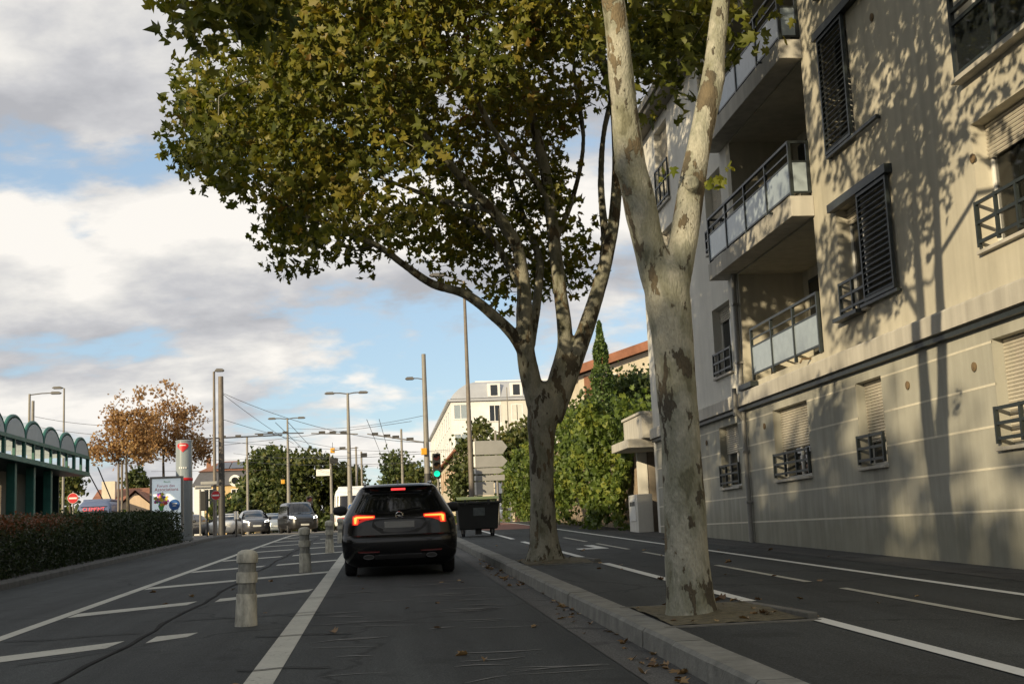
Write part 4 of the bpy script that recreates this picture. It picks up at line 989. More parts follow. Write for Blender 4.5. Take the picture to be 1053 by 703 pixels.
tree('roadside_tree', 'dark sliver of a tree behind the green shelter post', gb(72, 80), 4.6, [E(72, 500, 80, 9, 13)], 800, .3, 'leaf_dark', .1, 'trees behind the junction', SPRAY, 40, sg=.3)
tree('dark_tree', 'pointed dark tree behind the red roofed bungalow', gb(142, 125), 5.6, [E(140, 497, 125, 9, 9), E(141, 487, 125, 4, 7)], 900, .4, 'leaf_dark', .12, 'trees behind the junction', SPRAY, 40, sg=.35)
# right hand side: garden trees over the ivy wall
tree('garden_tree', 'big leafy garden tree overhanging the ivy wall beside the porch', gb(628, 56, .1), 8.6, [E(648, 412, 58, 26, 26), E(606, 432, 58, 18, 15), E(664, 398, 58, 12, 16), E(624, 412, 58, 14, 14), E(586, 446, 57, 12, 9)], 5600, .24, 'leaf_mid', .2, 'garden trees behind the ivy wall', SPRAY, 150, sg=.42)
tree('garden_tree', 'loose darker garden tree behind the direction signs', gb(520, 76, .1), 8.0, [E(525, 464, 76, 28, 14), E(505, 478, 76, 22, 14), E(542, 452, 76, 16, 13), E(478, 440, 78, 0.01, 0.01)][:3], 3000, .32, 'leaf_dark', .16, 'garden trees behind the ivy wall', SPRAY, 80, sg=.45)
tree('garden_tree', 'small garden tree between the tall lamp pole and the cream house', gb(470, 84, .1), 5.5, [E(474, 480, 84, 10, 20), E(478, 500, 84, 16, 14), E(494, 444, 84, 9, 8), E(482, 455, 84, 9, 8)], 1900, .3, 'leaf_dark', .1, 'garden trees behind the ivy wall', SPRAY, 60, sg=.3)
cy = np.array(gb(627, 55, 0)); cyt = at(627, 330, 55)[2]
T = thing('cypress', 'tall pointed cypress rising above the garden trees', 'tree', cy, None)
mb = MB(); mb.tube([cy, cy + np.array([0, 0, cyt - cy[2] - .3])], [.14, .02], 8); mb.build('trunk', 'bark_dark', T)
C = []
for i in range(7000):
    q = R.random() ** .8; z = cy[2] + .6 + (cyt - cy[2] - .6) * q; w = 1.12 * (1 - q) ** .72 * min(1, q * 8) * (1 + .2 * math.sin(z * 5)); th = R.uniform(0, 6.283); rr = w * math.sqrt(R.uniform(.3, 1)); C.append((cy[0] + rr * math.cos(th), cy[1] + rr * math.sin(th), z))
C = np.array(C); leaves('crown', C, NR.uniform(.1, .2, len(C)), NR.uniform(0, 1, len(C)), 'leaf_cypress', T, BLADE, .1)

# --- ivy wall
iv = thing('ivy_wall', 'garden wall buried under a thick green ivy mass between the porch and the gate', 'wall', (7.5, 48, g(48) + .15))
m = MB(); ys = [36.8, 45, 55, 65, 70.5]
for a, b in zip(ys, ys[1:]): m.box((7.5, a, g(a) - .2), (7.8, b, g(b) + 3.0 + R.uniform(-.15, .15)))
m.build('masonry', 'stone_wall', iv)
C = []
def ivy_top(y): return g(y) + 3.05 + .5 * math.sin(y * .55 + 1) + .35 * math.sin(y * 1.7) + (.7 if y < 47 else 0) - max(0, 38.5 - y) * .3
while len(C) < 12500:
    y = 36.6 + 33.5 * R.random() ** 1.5; z0 = g(y) + .15; zt = ivy_top(y); q = R.random()
    z = z0 + (zt - z0) * q
    low = .25 + .5 * abs(math.sin(y * .9)) + .6 * max(0, math.sin(y * .37 + 2)) 
    if z < z0 + low and R.random() < .8: continue
    bul = .45 * (.5 + .5 * math.sin(y * 1.1 + z)) + .42 * (.5 + .5 * math.sin(z * 2.3 + y * .6)) + .2 * math.sin(y * 2.9 + z * 1.3) + .25 * q
    C.append((7.46 - bul + R.gauss(0, .08), y, z + R.gauss(0, .08)))
for i in range(2200):
    y = 36.8 + 33.5 * R.random() ** 1.4; C.append((7.5 + R.uniform(-.3, .7), y, ivy_top(y) + R.gauss(-.1, .17)))
C = np.array(C); t = np.clip(.46 + .30 * fbm(C, .7, 33) + .2 * (C[:, 2] > 3.2) * 0 + NR.normal(size=len(C)) * .17, 0, 1)
leaves('ivy', C, NR.uniform(.12, .24, len(C)), t, 'leaf_ivy', iv, LOBED, .1, np.array([-.5, -.2, 0]))
gw_ = thing('garden_gate', 'brown wooden garden gate in the ivy wall, left of the second plane trunk', 'gate', (7.5, 72, g(72) + .15))
m = MB(); m.box((7.46, 66.3, g(68) + .1), (7.5, 70.3, g(68) + 2.2)); 
for k in range(9): m.box((7.44, 66.35 + .44 * k, g(68) + .12), (7.46, 66.75 + .44 * k, g(68) + 2.15))
m.build('door_leaf', 'wood_gate', gw_)
for y in (65.9, 70.35): m = MB(); m.box((7.35, y, g(y)), (7.75, y + .35, g(y) + 2.3)); m.build('gate_post', 'far_cream', gw_)

# --- clipped hedge on the left
hd = thing('hedge', 'long low clipped dark hedge with reddish leaves along the left kerb', 'hedge', (-8, 32, g(32) + .12))
HX = lambda y: LK(y) - .42
m = MB()
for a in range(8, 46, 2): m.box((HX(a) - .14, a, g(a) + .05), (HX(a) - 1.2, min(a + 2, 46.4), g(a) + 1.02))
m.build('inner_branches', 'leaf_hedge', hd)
C = []
for i in range(34000):
    y = 8 + 38.6 * R.random(); f = R.random(); z = g(y) + .1; j = .05 * math.sin(y * 2.1) + .04 * math.sin(y * 5.3)
    if y < 18 and R.random() < .5: continue
    if f < .52: C.append((HX(y) + .04 + j * .6 + R.gauss(0, .05), y, z + R.uniform(.02, 1.08)))
    elif f < .92: C.append((HX(y) - R.uniform(-.03, 1.35), y, z + 1.04 + j + R.gauss(0, .05)))
    else: C.append((HX(y) - R.uniform(0, 1.3), 46.5 + R.gauss(0, .07) if R.random() < .5 else y, z + R.uniform(0, 1.1)))
C = np.array(C); zz_ = C[:, 2] - np.array([g(y) for y in C[:, 1]])
t = .38 + .13 * fbm(C, .8, 41) + NR.normal(size=len(C)) * .15 + .42 * np.clip(zz_ - .7, 0, .4) * (fbm(C, 2.6, 44) > -.15) * (C[:, 1] < 37) * 3.2
leaves('foliage', C, NR.uniform(.05, .10, len(C)), np.clip(t, 0, 1), 'leaf_hedge', hd, BLADE, .4)

# --- fallen leaves
C = []
for i in range(190):
    u = R.random()
    if u < .45: y = R.uniform(7, 26); x = KX - abs(R.gauss(0, .13)) - .02; z = g(y) + .012
    elif u < .6: y = R.uniform(9.9, 11.8); x = R.uniform(2.3, 3.5); z = g(y) + .185
    elif u < .68: y = R.uniform(20, 21.8); x = R.uniform(2.3, 3.4); z = g(y) + .185
    elif u < .86: y = R.uniform(6.5, 30); x = R.uniform(2.3, 6.8); z = g(y) + .17
    else: y = R.uniform(8, 22); x = R.uniform(-3.6, 1.6); z = g(y) + .012
    C.append((x, y, z))
leaves('fallen_leaves', np.array(C), NR.uniform(.04, .11, len(C)), NR.uniform(0, 1, len(C)), 'leaf_fallen', None, LOBED, 3.0)['kind'] = 'stuff'
# ------------------------------------------------------------------ vehicles
def interp(tab, z):
    if z <= tab[0][0]: return tab[0][1:]
    for a, b in zip(tab, tab[1:]):
        if z <= b[0]:
            t = (z - a[0]) / (b[0] - a[0] + 1e-9); return tuple(p + (q - p) * t for p, q in zip(a[1:], b[1:]))
    return tab[-1][1:]
class Body:
    "stacked outlines: rows (z, half width, rear y, front y, rear corner radius, front corner radius)"
    def __init__(s, tab, bow_r=.06, bow_f=.16): s.tab = tab; s.br = bow_r; s.bf = bow_f
    def rear(s, x, z):
        w, r, f, R1, R2 = interp(s.tab, z); ax = min(abs(x), w); y = r + s.br * (ax / w) ** 2
        if ax > w - R1: y += R1 - math.sqrt(max(0, R1 * R1 - (ax - (w - R1)) ** 2))
        return y
    def front(s, x, z):
        w, r, f, R1, R2 = interp(s.tab, z); ax = min(abs(x), w); y = f - s.bf * (ax / w) ** 2
        if ax > w - R2: y -= R2 - math.sqrt(max(0, R2 * R2 - (ax - (w - R2)) ** 2))
        return y
    def side(s, y, z): return interp(s.tab, z)[0]
    def outline(s, z):
        w, r, f, R1, R2 = interp(s.tab, z); P = []
        xs = [w * math.sin(a) for a in np.linspace(-math.pi / 2, math.pi / 2, 19)]
        xs = sorted(set([round(q, 5) for q in list(np.linspace(-(w - R1), w - R1, 9)) + [-(w - R1) - R1 * math.sin(a) for a in np.linspace(0, math.pi / 2, 6)[1:]] + [(w - R1) + R1 * math.sin(a) for a in np.linspace(0, math.pi / 2, 6)[1:]]]))
        if len(xs) != 19: xs = list(np.linspace(-w, w, 19))
        for x in xs: P.append((x, s.rear(x, z)))
        ya, yb = s.rear(w, z), s.front(w, z)
        for q in np.linspace(0, 1, 12)[1:-1]: P.append((w, ya + (yb - ya) * q))
        xf = [w] + list(np.linspace(w - R2 + R2 * .985, w - R2, 5)) + list(np.linspace(w - R2, -(w - R2), 9))[1:-1] + list(np.linspace(-(w - R2), -(w - R2 + R2 * .985), 5)) + [-w]
        for x in xf: P.append((x, s.front(x, z)))
        for q in np.linspace(0, 1, 12)[1:-1]: P.append((-w, yb + (ya - yb) * q))
        return P
    def mesh(s, zs):
        mb = MB(); n = None
        for z in zs:
            P = s.outline(z); n = len(P); mb.v += [(x, y, z) for x, y in P]
        for i in range(len(zs) - 1):
            for j in range(n): mb.f.append((i * n + j, i * n + (j + 1) % n, (i + 1) * n + (j + 1) % n, (i + 1) * n + j)); mb.m.append(0)
        mb.f.append(tuple(reversed(range(n)))); mb.m.append(0); mb.f.append(tuple((len(zs) - 1) * n + j for j in range(n))); mb.m.append(0)
        return mb
    def decal(s, poly, off, back=.03, end='rear', sub=4):
        "a shaped plate standing a little proud of the rear or front skin"
        pts = []
        for a, b in zip(poly, poly[1:] + poly[:1]):
            for k in range(sub): pts.append((a[0] + (b[0] - a[0]) * k / sub, a[1] + (b[1] - a[1]) * k / sub))
        fn = s.rear if end == 'rear' else s.front; sg = -1 if end == 'rear' else 1
        mb = MB(); mb.prism(pts, lambda x, z: (x, fn(x, z) + sg * off, z), lambda x, z: (x, fn(x, z) - sg * back, z)); return mb
    def panel(s, x0, x1, z0, z1, off, end='rear', nx=12, nz=5, inset=None):
        "a curved sheet on the skin; inset(z) gives the half width at that height"
        fn = s.rear if end == 'rear' else s.front; sg = -1 if end == 'rear' else 1; mb = MB()
        def f(u, v):
            z = z0 + (z1 - z0) * v
            if inset: hw = inset(z); x = -hw + 2 * hw * u
            else: x = x0 + (x1 - x0) * u
            return (x, fn(x, z) + sg * off, z)
        us = np.linspace(0, 1, nx + 1); vs = np.linspace(0, 1, nz + 1); mb.grid(f, us, vs)
        fi = MB(); o = len(mb.v); mb.v += [(x, y - sg * .02, z) for x, y, z in mb.v[:o]]
        k = nz + 1
        mb.f += [tuple(reversed([i + o for i in fc])) for fc in mb.f]; mb.m += [0] * (len(mb.f) - len(mb.m))
        ring = [i * k for i in range(nx + 1)] + [nx * k + j for j in range(1, k)] + [i * k + nz for i in range(nx - 1, -1, -1)] + [j for j in range(nz - 1, 0, -1)]
        for a, b in zip(ring, ring[1:] + ring[:1]): mb.f.append((a, b, b + o, a + o)); mb.m.append(0)
        return mb
def mirror(poly): return [(-x, z) for x, z in reversed(poly)]
def wheels(root, ys, w, r, tw=.2):
    for y in ys:
        for sx in (-1, 1):
            t = MB(); x1 = sx * w; x0 = sx * (w - tw)
            prof = [(r * .55, 0), (r * .93, 0), (r, .03), (r, tw - .03), (r * .93, tw), (r * .55, tw)]
            t._lathe(prof, (0, 0, 0), 24, 0); t.v = [(min(x0, x1) + c, y + a, r + b) for a, b, c in t.v]
            o = t.build('wheel', 'tyre', root, smooth=True, local=True)
            k = MB(); k._lathe([(r * .16, 0), (r * .56, .012), (r * .58, .03)], (0, 0, 0), 20, 0); k.v = [(x1 - sx * (c - .012) if True else 0, y + a, r + b) for a, b, c in k.v]; k.build('rim', 'rim', o, local=True)
def car(name, label, cat, tab, L_, body_mat, zs, win_rear=None, win_front=None, side=None, heads=(), tails=(), head_mat='head_glow', wheel=(.3, .75, .9, .33), grille=None, group=None, bow=(.06, .16), plate=True, mirrors=True, roof=None, glass='car_glass'):
    T = thing(name, label, cat, (0, 0, 0), group); B = Body(tab, *bow)
    B.mesh(zs).build('body', body_mat, T, smooth=True, local=True)
    if win_rear: z0, z1, a, b = win_rear; B.panel(0, 0, z0, z1, .006, 'rear', inset=lambda z: a + (b - a) * (z - z0) / (z1 - z0)).build('rear_window', glass, T, smooth=True, local=True)
    if win_front: z0, z1, a, b = win_front; B.panel(0, 0, z0, z1, .008, 'front', inset=lambda z: a + (b - a) * (z - z0) / (z1 - z0)).build('windscreen', glass, T, smooth=True, local=True)
    if side:
        for sx in (-1, 1):
            for (ya, yb, yc, yd, z0, z1) in side:
                mb = MB()
                def f(u, v):
                    z = z0 + (z1 - z0) * v; a = ya + (yd - ya) * v; b = yb + (yc - yb) * v; y = a + (b - a) * u
                    return (sx * (B.side(y, z) + .006), y, z)
                mb.grid(f, np.linspace(0, 1, 5), np.linspace(0, 1, 5)); o = len(mb.v)
                if sx < 0: mb.f = [tuple(reversed(q)) for q in mb.f]
                mb.build('side_window', glass, T, smooth=True, local=True)
    for poly in heads:
        for P in (poly, mirror(poly)): B.decal(P, .012, .05, 'front').build('headlight', head_mat, T, local=True)
    for poly in tails:
        for P in (poly, mirror(poly)): B.decal(P, .010, .05, 'rear').build('tail_light', 'tail_red', T, local=True)
    if grille: B.decal(grille, .008, .04, 'front').build('grille', 'car_trim', T, local=True)
    if plate: B.decal([(-.26, plate), (.26, plate), (.26, plate + .11), (-.26, plate + .11)], .022, .03, 'front').build('number_plate', 'plate_white', T, local=True)
    wheels(T, (L_ * .19, L_ * .80), tab[2][1] - .01, wheel[3])
    if mirrors:
        for sx in (-1, 1):
            mb = MB(); mb._lathe([(.03, -.1), (.075, -.08), (.095, 0), (.075, .08), (.03, .1)], (0, 0, 0), 12, 0)
            w = B.side(0, 1.0); mb.v = [(sx * (w + .1) + c * 1.0, L_ * .68 + a * .7, 1.02 + b) for a, b, c in mb.v]; mb.build('wing_mirror', 'car_trim', T, smooth=True, local=True)
    return T, B
def put(T, x, y, turn=0.0, dz=0.0):
    "stand a car on the road at (x, y); turn 0 = driving away"
    s = math.atan((g(y + 2) - g(y - 2)) / 4)
    T.location = (x, y, g(y) + dz); T.rotation_euler = ((s if abs(turn) < 1.6 else -s), 0, turn)
def sc(tab, kx=1, ky=1, kz=1): return [(z * kz, w * kx, r * ky, f * ky, a, b) for z, w, r, f, a, b in tab]
def sp(P, kx=1, kz=1): return [(x * kx, z * kz) for x, z in P]
# the black estate in front
ZE = [(.17, .78, .14, 4.62, .2, .3), (.24, .86, .06, 4.72, .2, .45), (.34, .915, .015, 4.8, .2, .55), (.50, .935, .0, 4.82, .2, .6), (.63, .94, .0, 4.82, .2, .6), (.665, .938, .02, 4.8, .2, .6), (.69, .935, .05, 4.78, .2, .6),
      (.80, .93, .055, 4.74, .22, .6), (.90, .92, .06, 4.6, .24, .6), (.97, .905, .075, 3.9, .26, .6), (1.03, .875, .11, 3.5, .26, .5), (1.10, .84, .17, 3.32, .26, .45), (1.25, .755, .30, 2.95, .24, .4), (1.40, .675, .42, 2.5, .22, .35), (1.455, .64, .40, 2.3, .2, .3), (1.49, .60, .36, 2.1, .2, .3), (1.515, .56, .40, 1.9, .2, .3), (1.53, .48, .5, 1.75, .2, .3), (1.535, .38, .7, 1.6, .15, .2)]
ZE = sc(ZE, 1.03)
zl = [r[0] for r in ZE]; zl = sorted(set(zl + [.45, .57, .75, .85, .935, 1.0, 1.065, 1.17, 1.32]))
ec, B = car('parked_car', 'black estate car with glowing red tail lights stopped in the lane ahead', 'car', ZE, 4.82, 'car_black', zl,
            win_rear=(1.075, 1.415, .735, .585), win_front=(1.02, 1.45, .78, .58), side=[(.55, 1.35, 1.3, .85, 1.05, 1.42), (1.42, 2.4, 2.3, 1.37, 1.05, 1.43), (2.48, 3.3, 2.55, 2.38, 1.05, 1.43)], plate=False, mirrors=False, wheel=(0, 0, 0, .335))
ec.name = 'estate_car'
B.decal([(-.46, .83), (-.43, .965), (.43, .965), (.46, .83), (.30, .715), (-.30, .715)], .003, .02).build('plate_recess', 'car_trim', ec, local=True)
K_ = .93
tl_o = [(-.845, .865), (-.835, 1.015), (-.775, 1.038), (-.435, 1.02), (-.425, .955), (-.60, .935), (-.70, .90), (-.745, .865)]
tl_o = sp(tl_o, K_)
for P in (tl_o, mirror(tl_o)):
    t = B.decal(P, .012, .05).build('tail_light', 'tail_red', ec, local=True)
    bar = [(-.815, .875), (-.825, .99), (-.775, 1.016), (-.445, 1.006), (-.445, .972), (-.725, .965), (-.745, .875)]
    bar = sp(bar, K_); Q = bar if P is tl_o else mirror(bar); B.decal(Q, .02, .01).build('light_bar', 'tail_glow', t, local=True)
    core = [(-.80, .89), (-.808, .985), (-.765, 1.003), (-.46, .998), (-.46, .984), (-.755, .978), (-.772, .89)]
    core = sp(core, K_); Q = core if P is tl_o else mirror(core); B.decal(Q, .024, .004).build('light_core', 'tail_core', t, local=True)
B.decal([(-.42, .955), (.42, .955), (.42, .975), (-.42, .975)], .018, .02).build('chrome_strip', 'chrome_dark', ec, local=True)
B.decal([(-.25, .80), (.25, .80), (.25, .91), (-.25, .91)], .02, .02).build('number_plate', 'plate', ec, bevel=.004, local=True)
m = MB(); yy = B.rear(0, 1.0) - .016
m.tube([(.058 * math.cos(a), yy, 1.0 + .058 * math.sin(a)) for a in np.linspace(0, 2 * math.pi, 25)], .010, 8, False)
m.add([(x, yy - .004, 1.0 + z) for x, z in ((-.055, .008), (.02, .014), (.0, .004), (.055, -.008), (-.02, -.014), (.0, -.004))], [(0, 1, 2, 3, 4, 5)]); m.build('emblem', 'chrome', ec, smooth=True, local=True)
B.panel(-.12, .12, 1.425, 1.455, .012, nx=6, nz=2).build('brake_light', 'brake_led', ec, local=True)
m = B.panel(-.60, .60, 1.46, 1.475, .05, nx=10, nz=2); m.build('roof_spoiler', 'car_black', ec, smooth=True, local=True)
for sx in (-1, 1):
    pts = [(sx * .34, .405), (sx * .68, .405), (sx * .70, .43), (sx * .34, .425)]
    if sx < 0: pts = list(reversed(pts))
    B.decal(pts, .012, .02).build('reflector', 'reflector', ec, local=True)
    m = MB(); c = (sx * .52, -.0, .335); y0 = B.rear(.52, .33) - .015
    ring = [(c[0] + .085 * math.cos(a), y0, c[2] + .035 * math.sin(a)) for a in np.linspace(0, 2 * math.pi, 25)]
    m.tube(ring, .008, 6, False); m.add([(c[0] + .08 * math.cos(a), y0 + .004, c[2] + .032 * math.sin(a)) for a in np.linspace(0, 2 * math.pi, 25)[:-1]], [tuple(range(24))], 1)
    m.build('exhaust_tip', ['chrome_dark', 'tl_black'], ec, smooth=True, local=True)
    m = MB(); m._lathe([(.02, -.13), (.075, -.11), (.105, 0), (.09, .09), (.02, .12)], (0, 0, 0), 14, 0)
    m.v = [(sx * 1.06 + c_ * 1.05, 2.95 + a * .8, 1.10 + b * .95) for a, b, c_ in m.v]; m.tube([(sx * .86, 2.95, 1.04), (sx * 1.0, 2.95, 1.08)], .025, 8); m.build('wing_mirror', 'car_trim', ec, smooth=True, local=True)
    m = MB(); m.tube([(sx * .56, .62, 1.525), (sx * .57, .8, 1.56), (sx * .57, 2.0, 1.565), (sx * .55, 2.25, 1.50)], .016, 8); m.build('roof_rail', 'chrome_dark', ec, smooth=True, local=True)
m = B.panel(-.42, .42, .29, .37, .012, nx=10, nz=2); m.build('diffuser', 'car_trim', ec, local=True)
m = B.decal([(-.36, .355), (.36, .355), (.36, .372), (-.36, .372)], .018, .01); m.build('trim_strip', 'chrome_dark', ec, local=True)
m = MB(); m.prism([(0.55, 1.53), (.78, 1.53), (.74, 1.575), (.66, 1.60)], lambda y, z: (-.012, y, z), lambda y, z: (.012, y, z)); m.build('aerial_fin', 'car_black', ec, local=True)
m = B.panel(0, .012, 0, 0.01, 0) if False else None
m = MB(); a = np.array([.0, B.rear(0, 1.09) - .014, 1.085]); m.tube([(-.02, B.rear(0, 1.08) - .02, 1.085), (.36, B.rear(.36, 1.12) - .016, 1.13)], .008, 6); m.build('wiper', 'car_trim', ec, local=True)
put(ec, .325, 21.35)
# oncoming cars at the junction
ZS = [(.18, .74, .12, 4.3, .2, .3), (.3, .86, .03, 4.42, .2, .5), (.5, .9, 0, 4.45, .2, .6), (.75, .9, .03, 4.4, .2, .6), (.88, .88, .05, 4.2, .2, .6), (.98, .85, .1, 3.45, .2, .5), (1.1, .80, .2, 3.2, .2, .4), (1.3, .70, .45, 2.75, .2, .35), (1.44, .6, .8, 2.3, .2, .3), (1.49, .45, 1.1, 2.0, .15, .2)]
zq = sorted(set([r[0] for r in ZS] + [.4, .62, .93, 1.04, 1.2, 1.37]))
hl = [(.48, .70), (.82, .76), (.80, .86), (.52, .80)]
sd = [(.75, 1.5, 1.45, 1.0, 1.0, 1.4), (1.55, 2.4, 2.3, 1.5, 1.0, 1.4), (2.45, 3.2, 2.5, 2.35, 1.0, 1.4)]
gr = [(-.42, .42), (.42, .42), (.46, .64), (-.46, .64)]
SUV = sc(ZS, 1.02, 1.0, 1.08)
T, b = car('oncoming_car', 'grey oncoming car with lit headlights left of the silver hatchback', 'car', SUV, 4.45, 'car_grey', [z * 1.08 for z in zq], win_rear=(1.1, 1.5, .7, .56), win_front=(1.08, 1.56, .76, .58), side=[(a, b_, c, d, 1.07, 1.5) for a, b_, c, d, e, f in sd], heads=[sp(hl, 1, 1.08)], grille=sp(gr, 1, 1.08), plate=.5, group='oncoming traffic at the junction')
put(T, -8.75, 88, math.pi + .2)
T, b = car('oncoming_car', 'pale silver oncoming hatchback between the grey car and the dark van', 'car', ZS, 4.3, 'car_silver', zq, win_rear=(1.03, 1.4, .7, .56), win_front=(1.0, 1.44, .74, .56), side=sd, heads=[hl], grille=gr, plate=.46, group='oncoming traffic at the junction')
put(T, -8.25, 99, math.pi + .18)
VAN = [(.2, .8, .1, 4.5, .15, .3), (.32, .92, .02, 4.68, .15, .4), (.55, .95, 0, 4.72, .15, .45), (.9, .95, 0, 4.68, .15, .45), (1.05, .94, .02, 4.45, .15, .45), (1.15, .92, .03, 3.95, .15, .4), (1.3, .9, .05, 3.75, .15, .35), (1.6, .84, .1, 3.4, .15, .3), (1.85, .77, .2, 3.0, .15, .25), (1.93, .7, .35, 2.7, .15, .2), (1.96, .55, .6, 2.4, .1, .15)]
T, b = car('oncoming_van', 'dark tall people carrier with one bright headlight, rightmost of the oncoming cars', 'van', VAN, 4.72, 'van_dark', sorted(set([r[0] for r in VAN] + [.42, .7, 1.22, 1.45, 1.72])), win_rear=(1.2, 1.75, .75, .65), win_front=(1.19, 1.84, .82, .68), side=[(.3, 1.3, 1.3, .4, 1.2, 1.75), (1.4, 2.6, 2.55, 1.4, 1.2, 1.75), (2.7, 3.65, 3.1, 2.65, 1.2, 1.75)], heads=[[(.55, .86), (.88, .93), (.86, 1.08), (.6, 1.0)]], grille=[(-.5, .5), (.5, .5), (.52, .9), (-.52, .9)], plate=.45, group='oncoming traffic at the junction')
put(T, -5.85, 86, math.pi + .25)
T, b = car('waiting_car', 'dark grey car half hidden behind the no entry sign post', 'car', ZS, 4.3, 'car_grey', zq, win_rear=(1.03, 1.4, .7, .56), win_front=(1.0, 1.44, .74, .56), side=sd, heads=[hl], grille=gr, plate=.46, head_mat='head_dull', group='oncoming traffic at the junction')
put(T, -12.2, 88, math.pi - .25)
T, b = car('waiting_car', 'cream car seen between the dark trolley pole and the slim sign post', 'car', ZS, 4.3, 'car_white', zq, win_rear=(1.03, 1.4, .7, .56), win_front=(1.0, 1.44, .74, .56), side=sd, heads=[hl], grille=gr, plate=.46, head_mat='head_dull', group='oncoming traffic at the junction')
put(T, -10.3, 92, math.pi - .1)
T, b = car('waiting_car', 'small white car peeping out beyond the right edge of the dumpster', 'car', ZS, 4.3, 'car_white', zq, win_rear=(1.03, 1.4, .7, .56), win_front=(1.0, 1.44, .74, .56), side=sd, heads=[hl], grille=gr, plate=.46, head_mat='head_dull')
p = at(508, 528, 92); put(T, p[0], 92, math.pi - .12)
# trolleybuses
def trolleybus(name, label, loc, roof, mat, led, face):
    T = thing(name, label, 'bus', loc, 'trolleybuses'); w = 1.25
    tab = [(.3, 1.2, .1, 11.9, .2, .35), (.5, w, 0, 12, .25, .4), (1.2, w, 0, 12, .25, .4), (1.4, w, .02, 12, .25, .4), (2.5, w - .04, .12, 11.85, .25, .4), (2.85, w - .12, .3, 11.6, .3, .4), (3.1, w - .3, .6, 11.3, .3, .4), (3.15, w - .5, .9, 11.0, .3, .3)]
    B = Body(tab, .05, .12); B.mesh([.3, .5, .8, 1.2, 1.4, 1.9, 2.2, 2.5, 2.7, 2.85, 3.0, 3.1, 3.15]).build('body', mat, T, smooth=True, local=True)
    e = 'front' if face < 0 else 'rear'
    B.panel(-1.15, 1.15, 1.15, 2.5, .012, 'front', 12, 4).build('windscreen', 'bus_dark', T, smooth=True, local=True)
    B.panel(-1.1, 1.1, 1.4, 2.72, .012, 'rear', 12, 4).build('rear_window', 'bus_dark', T, smooth=True, local=True)
    B.panel(-1.2, 1.2, .62, .9, .012, 'front', 12, 2).build('red_band', 'sign_red', T, smooth=True, local=True)
    for sx in (-1, 1):
        m = MB(); m.box((sx * 1.22, .6, 1.3), (sx * 1.262, 11.3, 2.35)); m.build('side_window', 'bus_dark', T, local=True)
        m = MB(); m.box((sx * .5, 2.5, 3.1), (sx * .62, 5.2, 3.3)); m.build('roof_unit', roof, T, local=True)
        m = MB(); m.tube([(sx * .3, 5.0, 3.2), (sx * .42, -.6, 5.5)], .05, 6); m.build('trolley_boom', 'wire', T, local=True)
        m = B.decal([(sx * .7, .7), (sx * 1.05, .74), (sx * 1.05, .86), (sx * .7, .84)][::sx], .03, .05, 'front'); m.build('headlight', 'head_dull', T, local=True)
    m = MB(); m.box((-1.0, 1.2, 3.1), (1.0, 9.5, 3.28)); m.build('roof_fairing', roof, T, bevel=.06, local=True)
    wheels(T, (2.6, 8.8), 1.24, .48, .3)
    if led:
        mt = Matrix.Translation((0, B.rear(0, 2.45) - .04, 2.40)) @ FACE_CAM
        text_mesh(led, .36, 'destination_text', 'led_red', T, mt, .01)
    return T
T = trolleybus('trolleybus', 'dark blue trolleybus with red destination lettering showing above the hedge', (0, 0, 0), 'bus_roof', 'bus_roof', 'CLEMENT', 1)
p = at(96, 520, 95); T.location = (p[0], 95, g(95) - .25)
T = trolleybus('trolleybus', 'white and red trolleybus front coming out behind the black car', (0, 0, 0), 'bus_white', 'bus_white', None, -1)
p = at(361, 530, 96); T.location = (p[0], 108, g(96) + .05); T.rotation_euler = (0, 0, math.pi)

# ------------------------------------------------------------------ street furniture
def bollard(label, px, py, z0=0.0, h=.80, lean=0.0):
    d = ray(px, py); t = CAMH / (.027 * d[1] - d[2]); x, y = d[0] * t, d[1] * t
    T = thing('bollard', label, 'bollard', (x, y, g(y)), 'weathered bollards along the hatched strip'); s = h / .80
    m = MB(); m._lathe([(.125, -.05), (.118, .0), (.112, .10), (.106, .33), (.104, .335)], (x, y, g(y)), 24, 0)
    m.v = [(a, b, (c - g(y)) * s + g(y)) for a, b, c in m.v]; m.build('base', 'bollard_pale', T, smooth=True)
    m = MB(); m._lathe([(.092, .33), (.093, .45), (.093, .62), (.092, .69)], (x, y, g(y)), 24, 0); m.v = [(a, b, (c - g(y)) * s + g(y)) for a, b, c in m.v]; m.build('core', 'bollard_dark', T, smooth=True)
    m = MB(); m._lathe([(.094, .45), (.108, .452), (.110, .48), (.110, .54), (.106, .562), (.094, .564)], (x, y, g(y)), 24, 0); m.v = [(a, b, (c - g(y)) * s + g(y)) for a, b, c in m.v]; m.build('band', 'bollard_pale', T, smooth=True)
    m = MB(); m._lathe([(.094, .662), (.108, .664), (.111, .68), (.110, .745), (.098, .775), (.06, .797), (.02, .803)], (x, y, g(y)), 24, 0); m.v = [(a, b, (c - g(y)) * s + g(y)) for a, b, c in m.v]; m.build('cap', 'bollard_pale', T, smooth=True)
    T.rotation_euler = (0, lean, 0); return T
bollard('nearest pale ringed bollard on the painted hatching, base most worn', 253, 643, 0, .78, .03)
bollard('second bollard along the hatching, between the nearest one and the pair by the car', 314, 588, 0, .83, -.01)
bollard('third bollard, standing clear just left of the black car', 339, 568, 0, .83)
bollard('farthest bollard, half hidden by the black car door mirror', 350.5, 558, 0, .80)
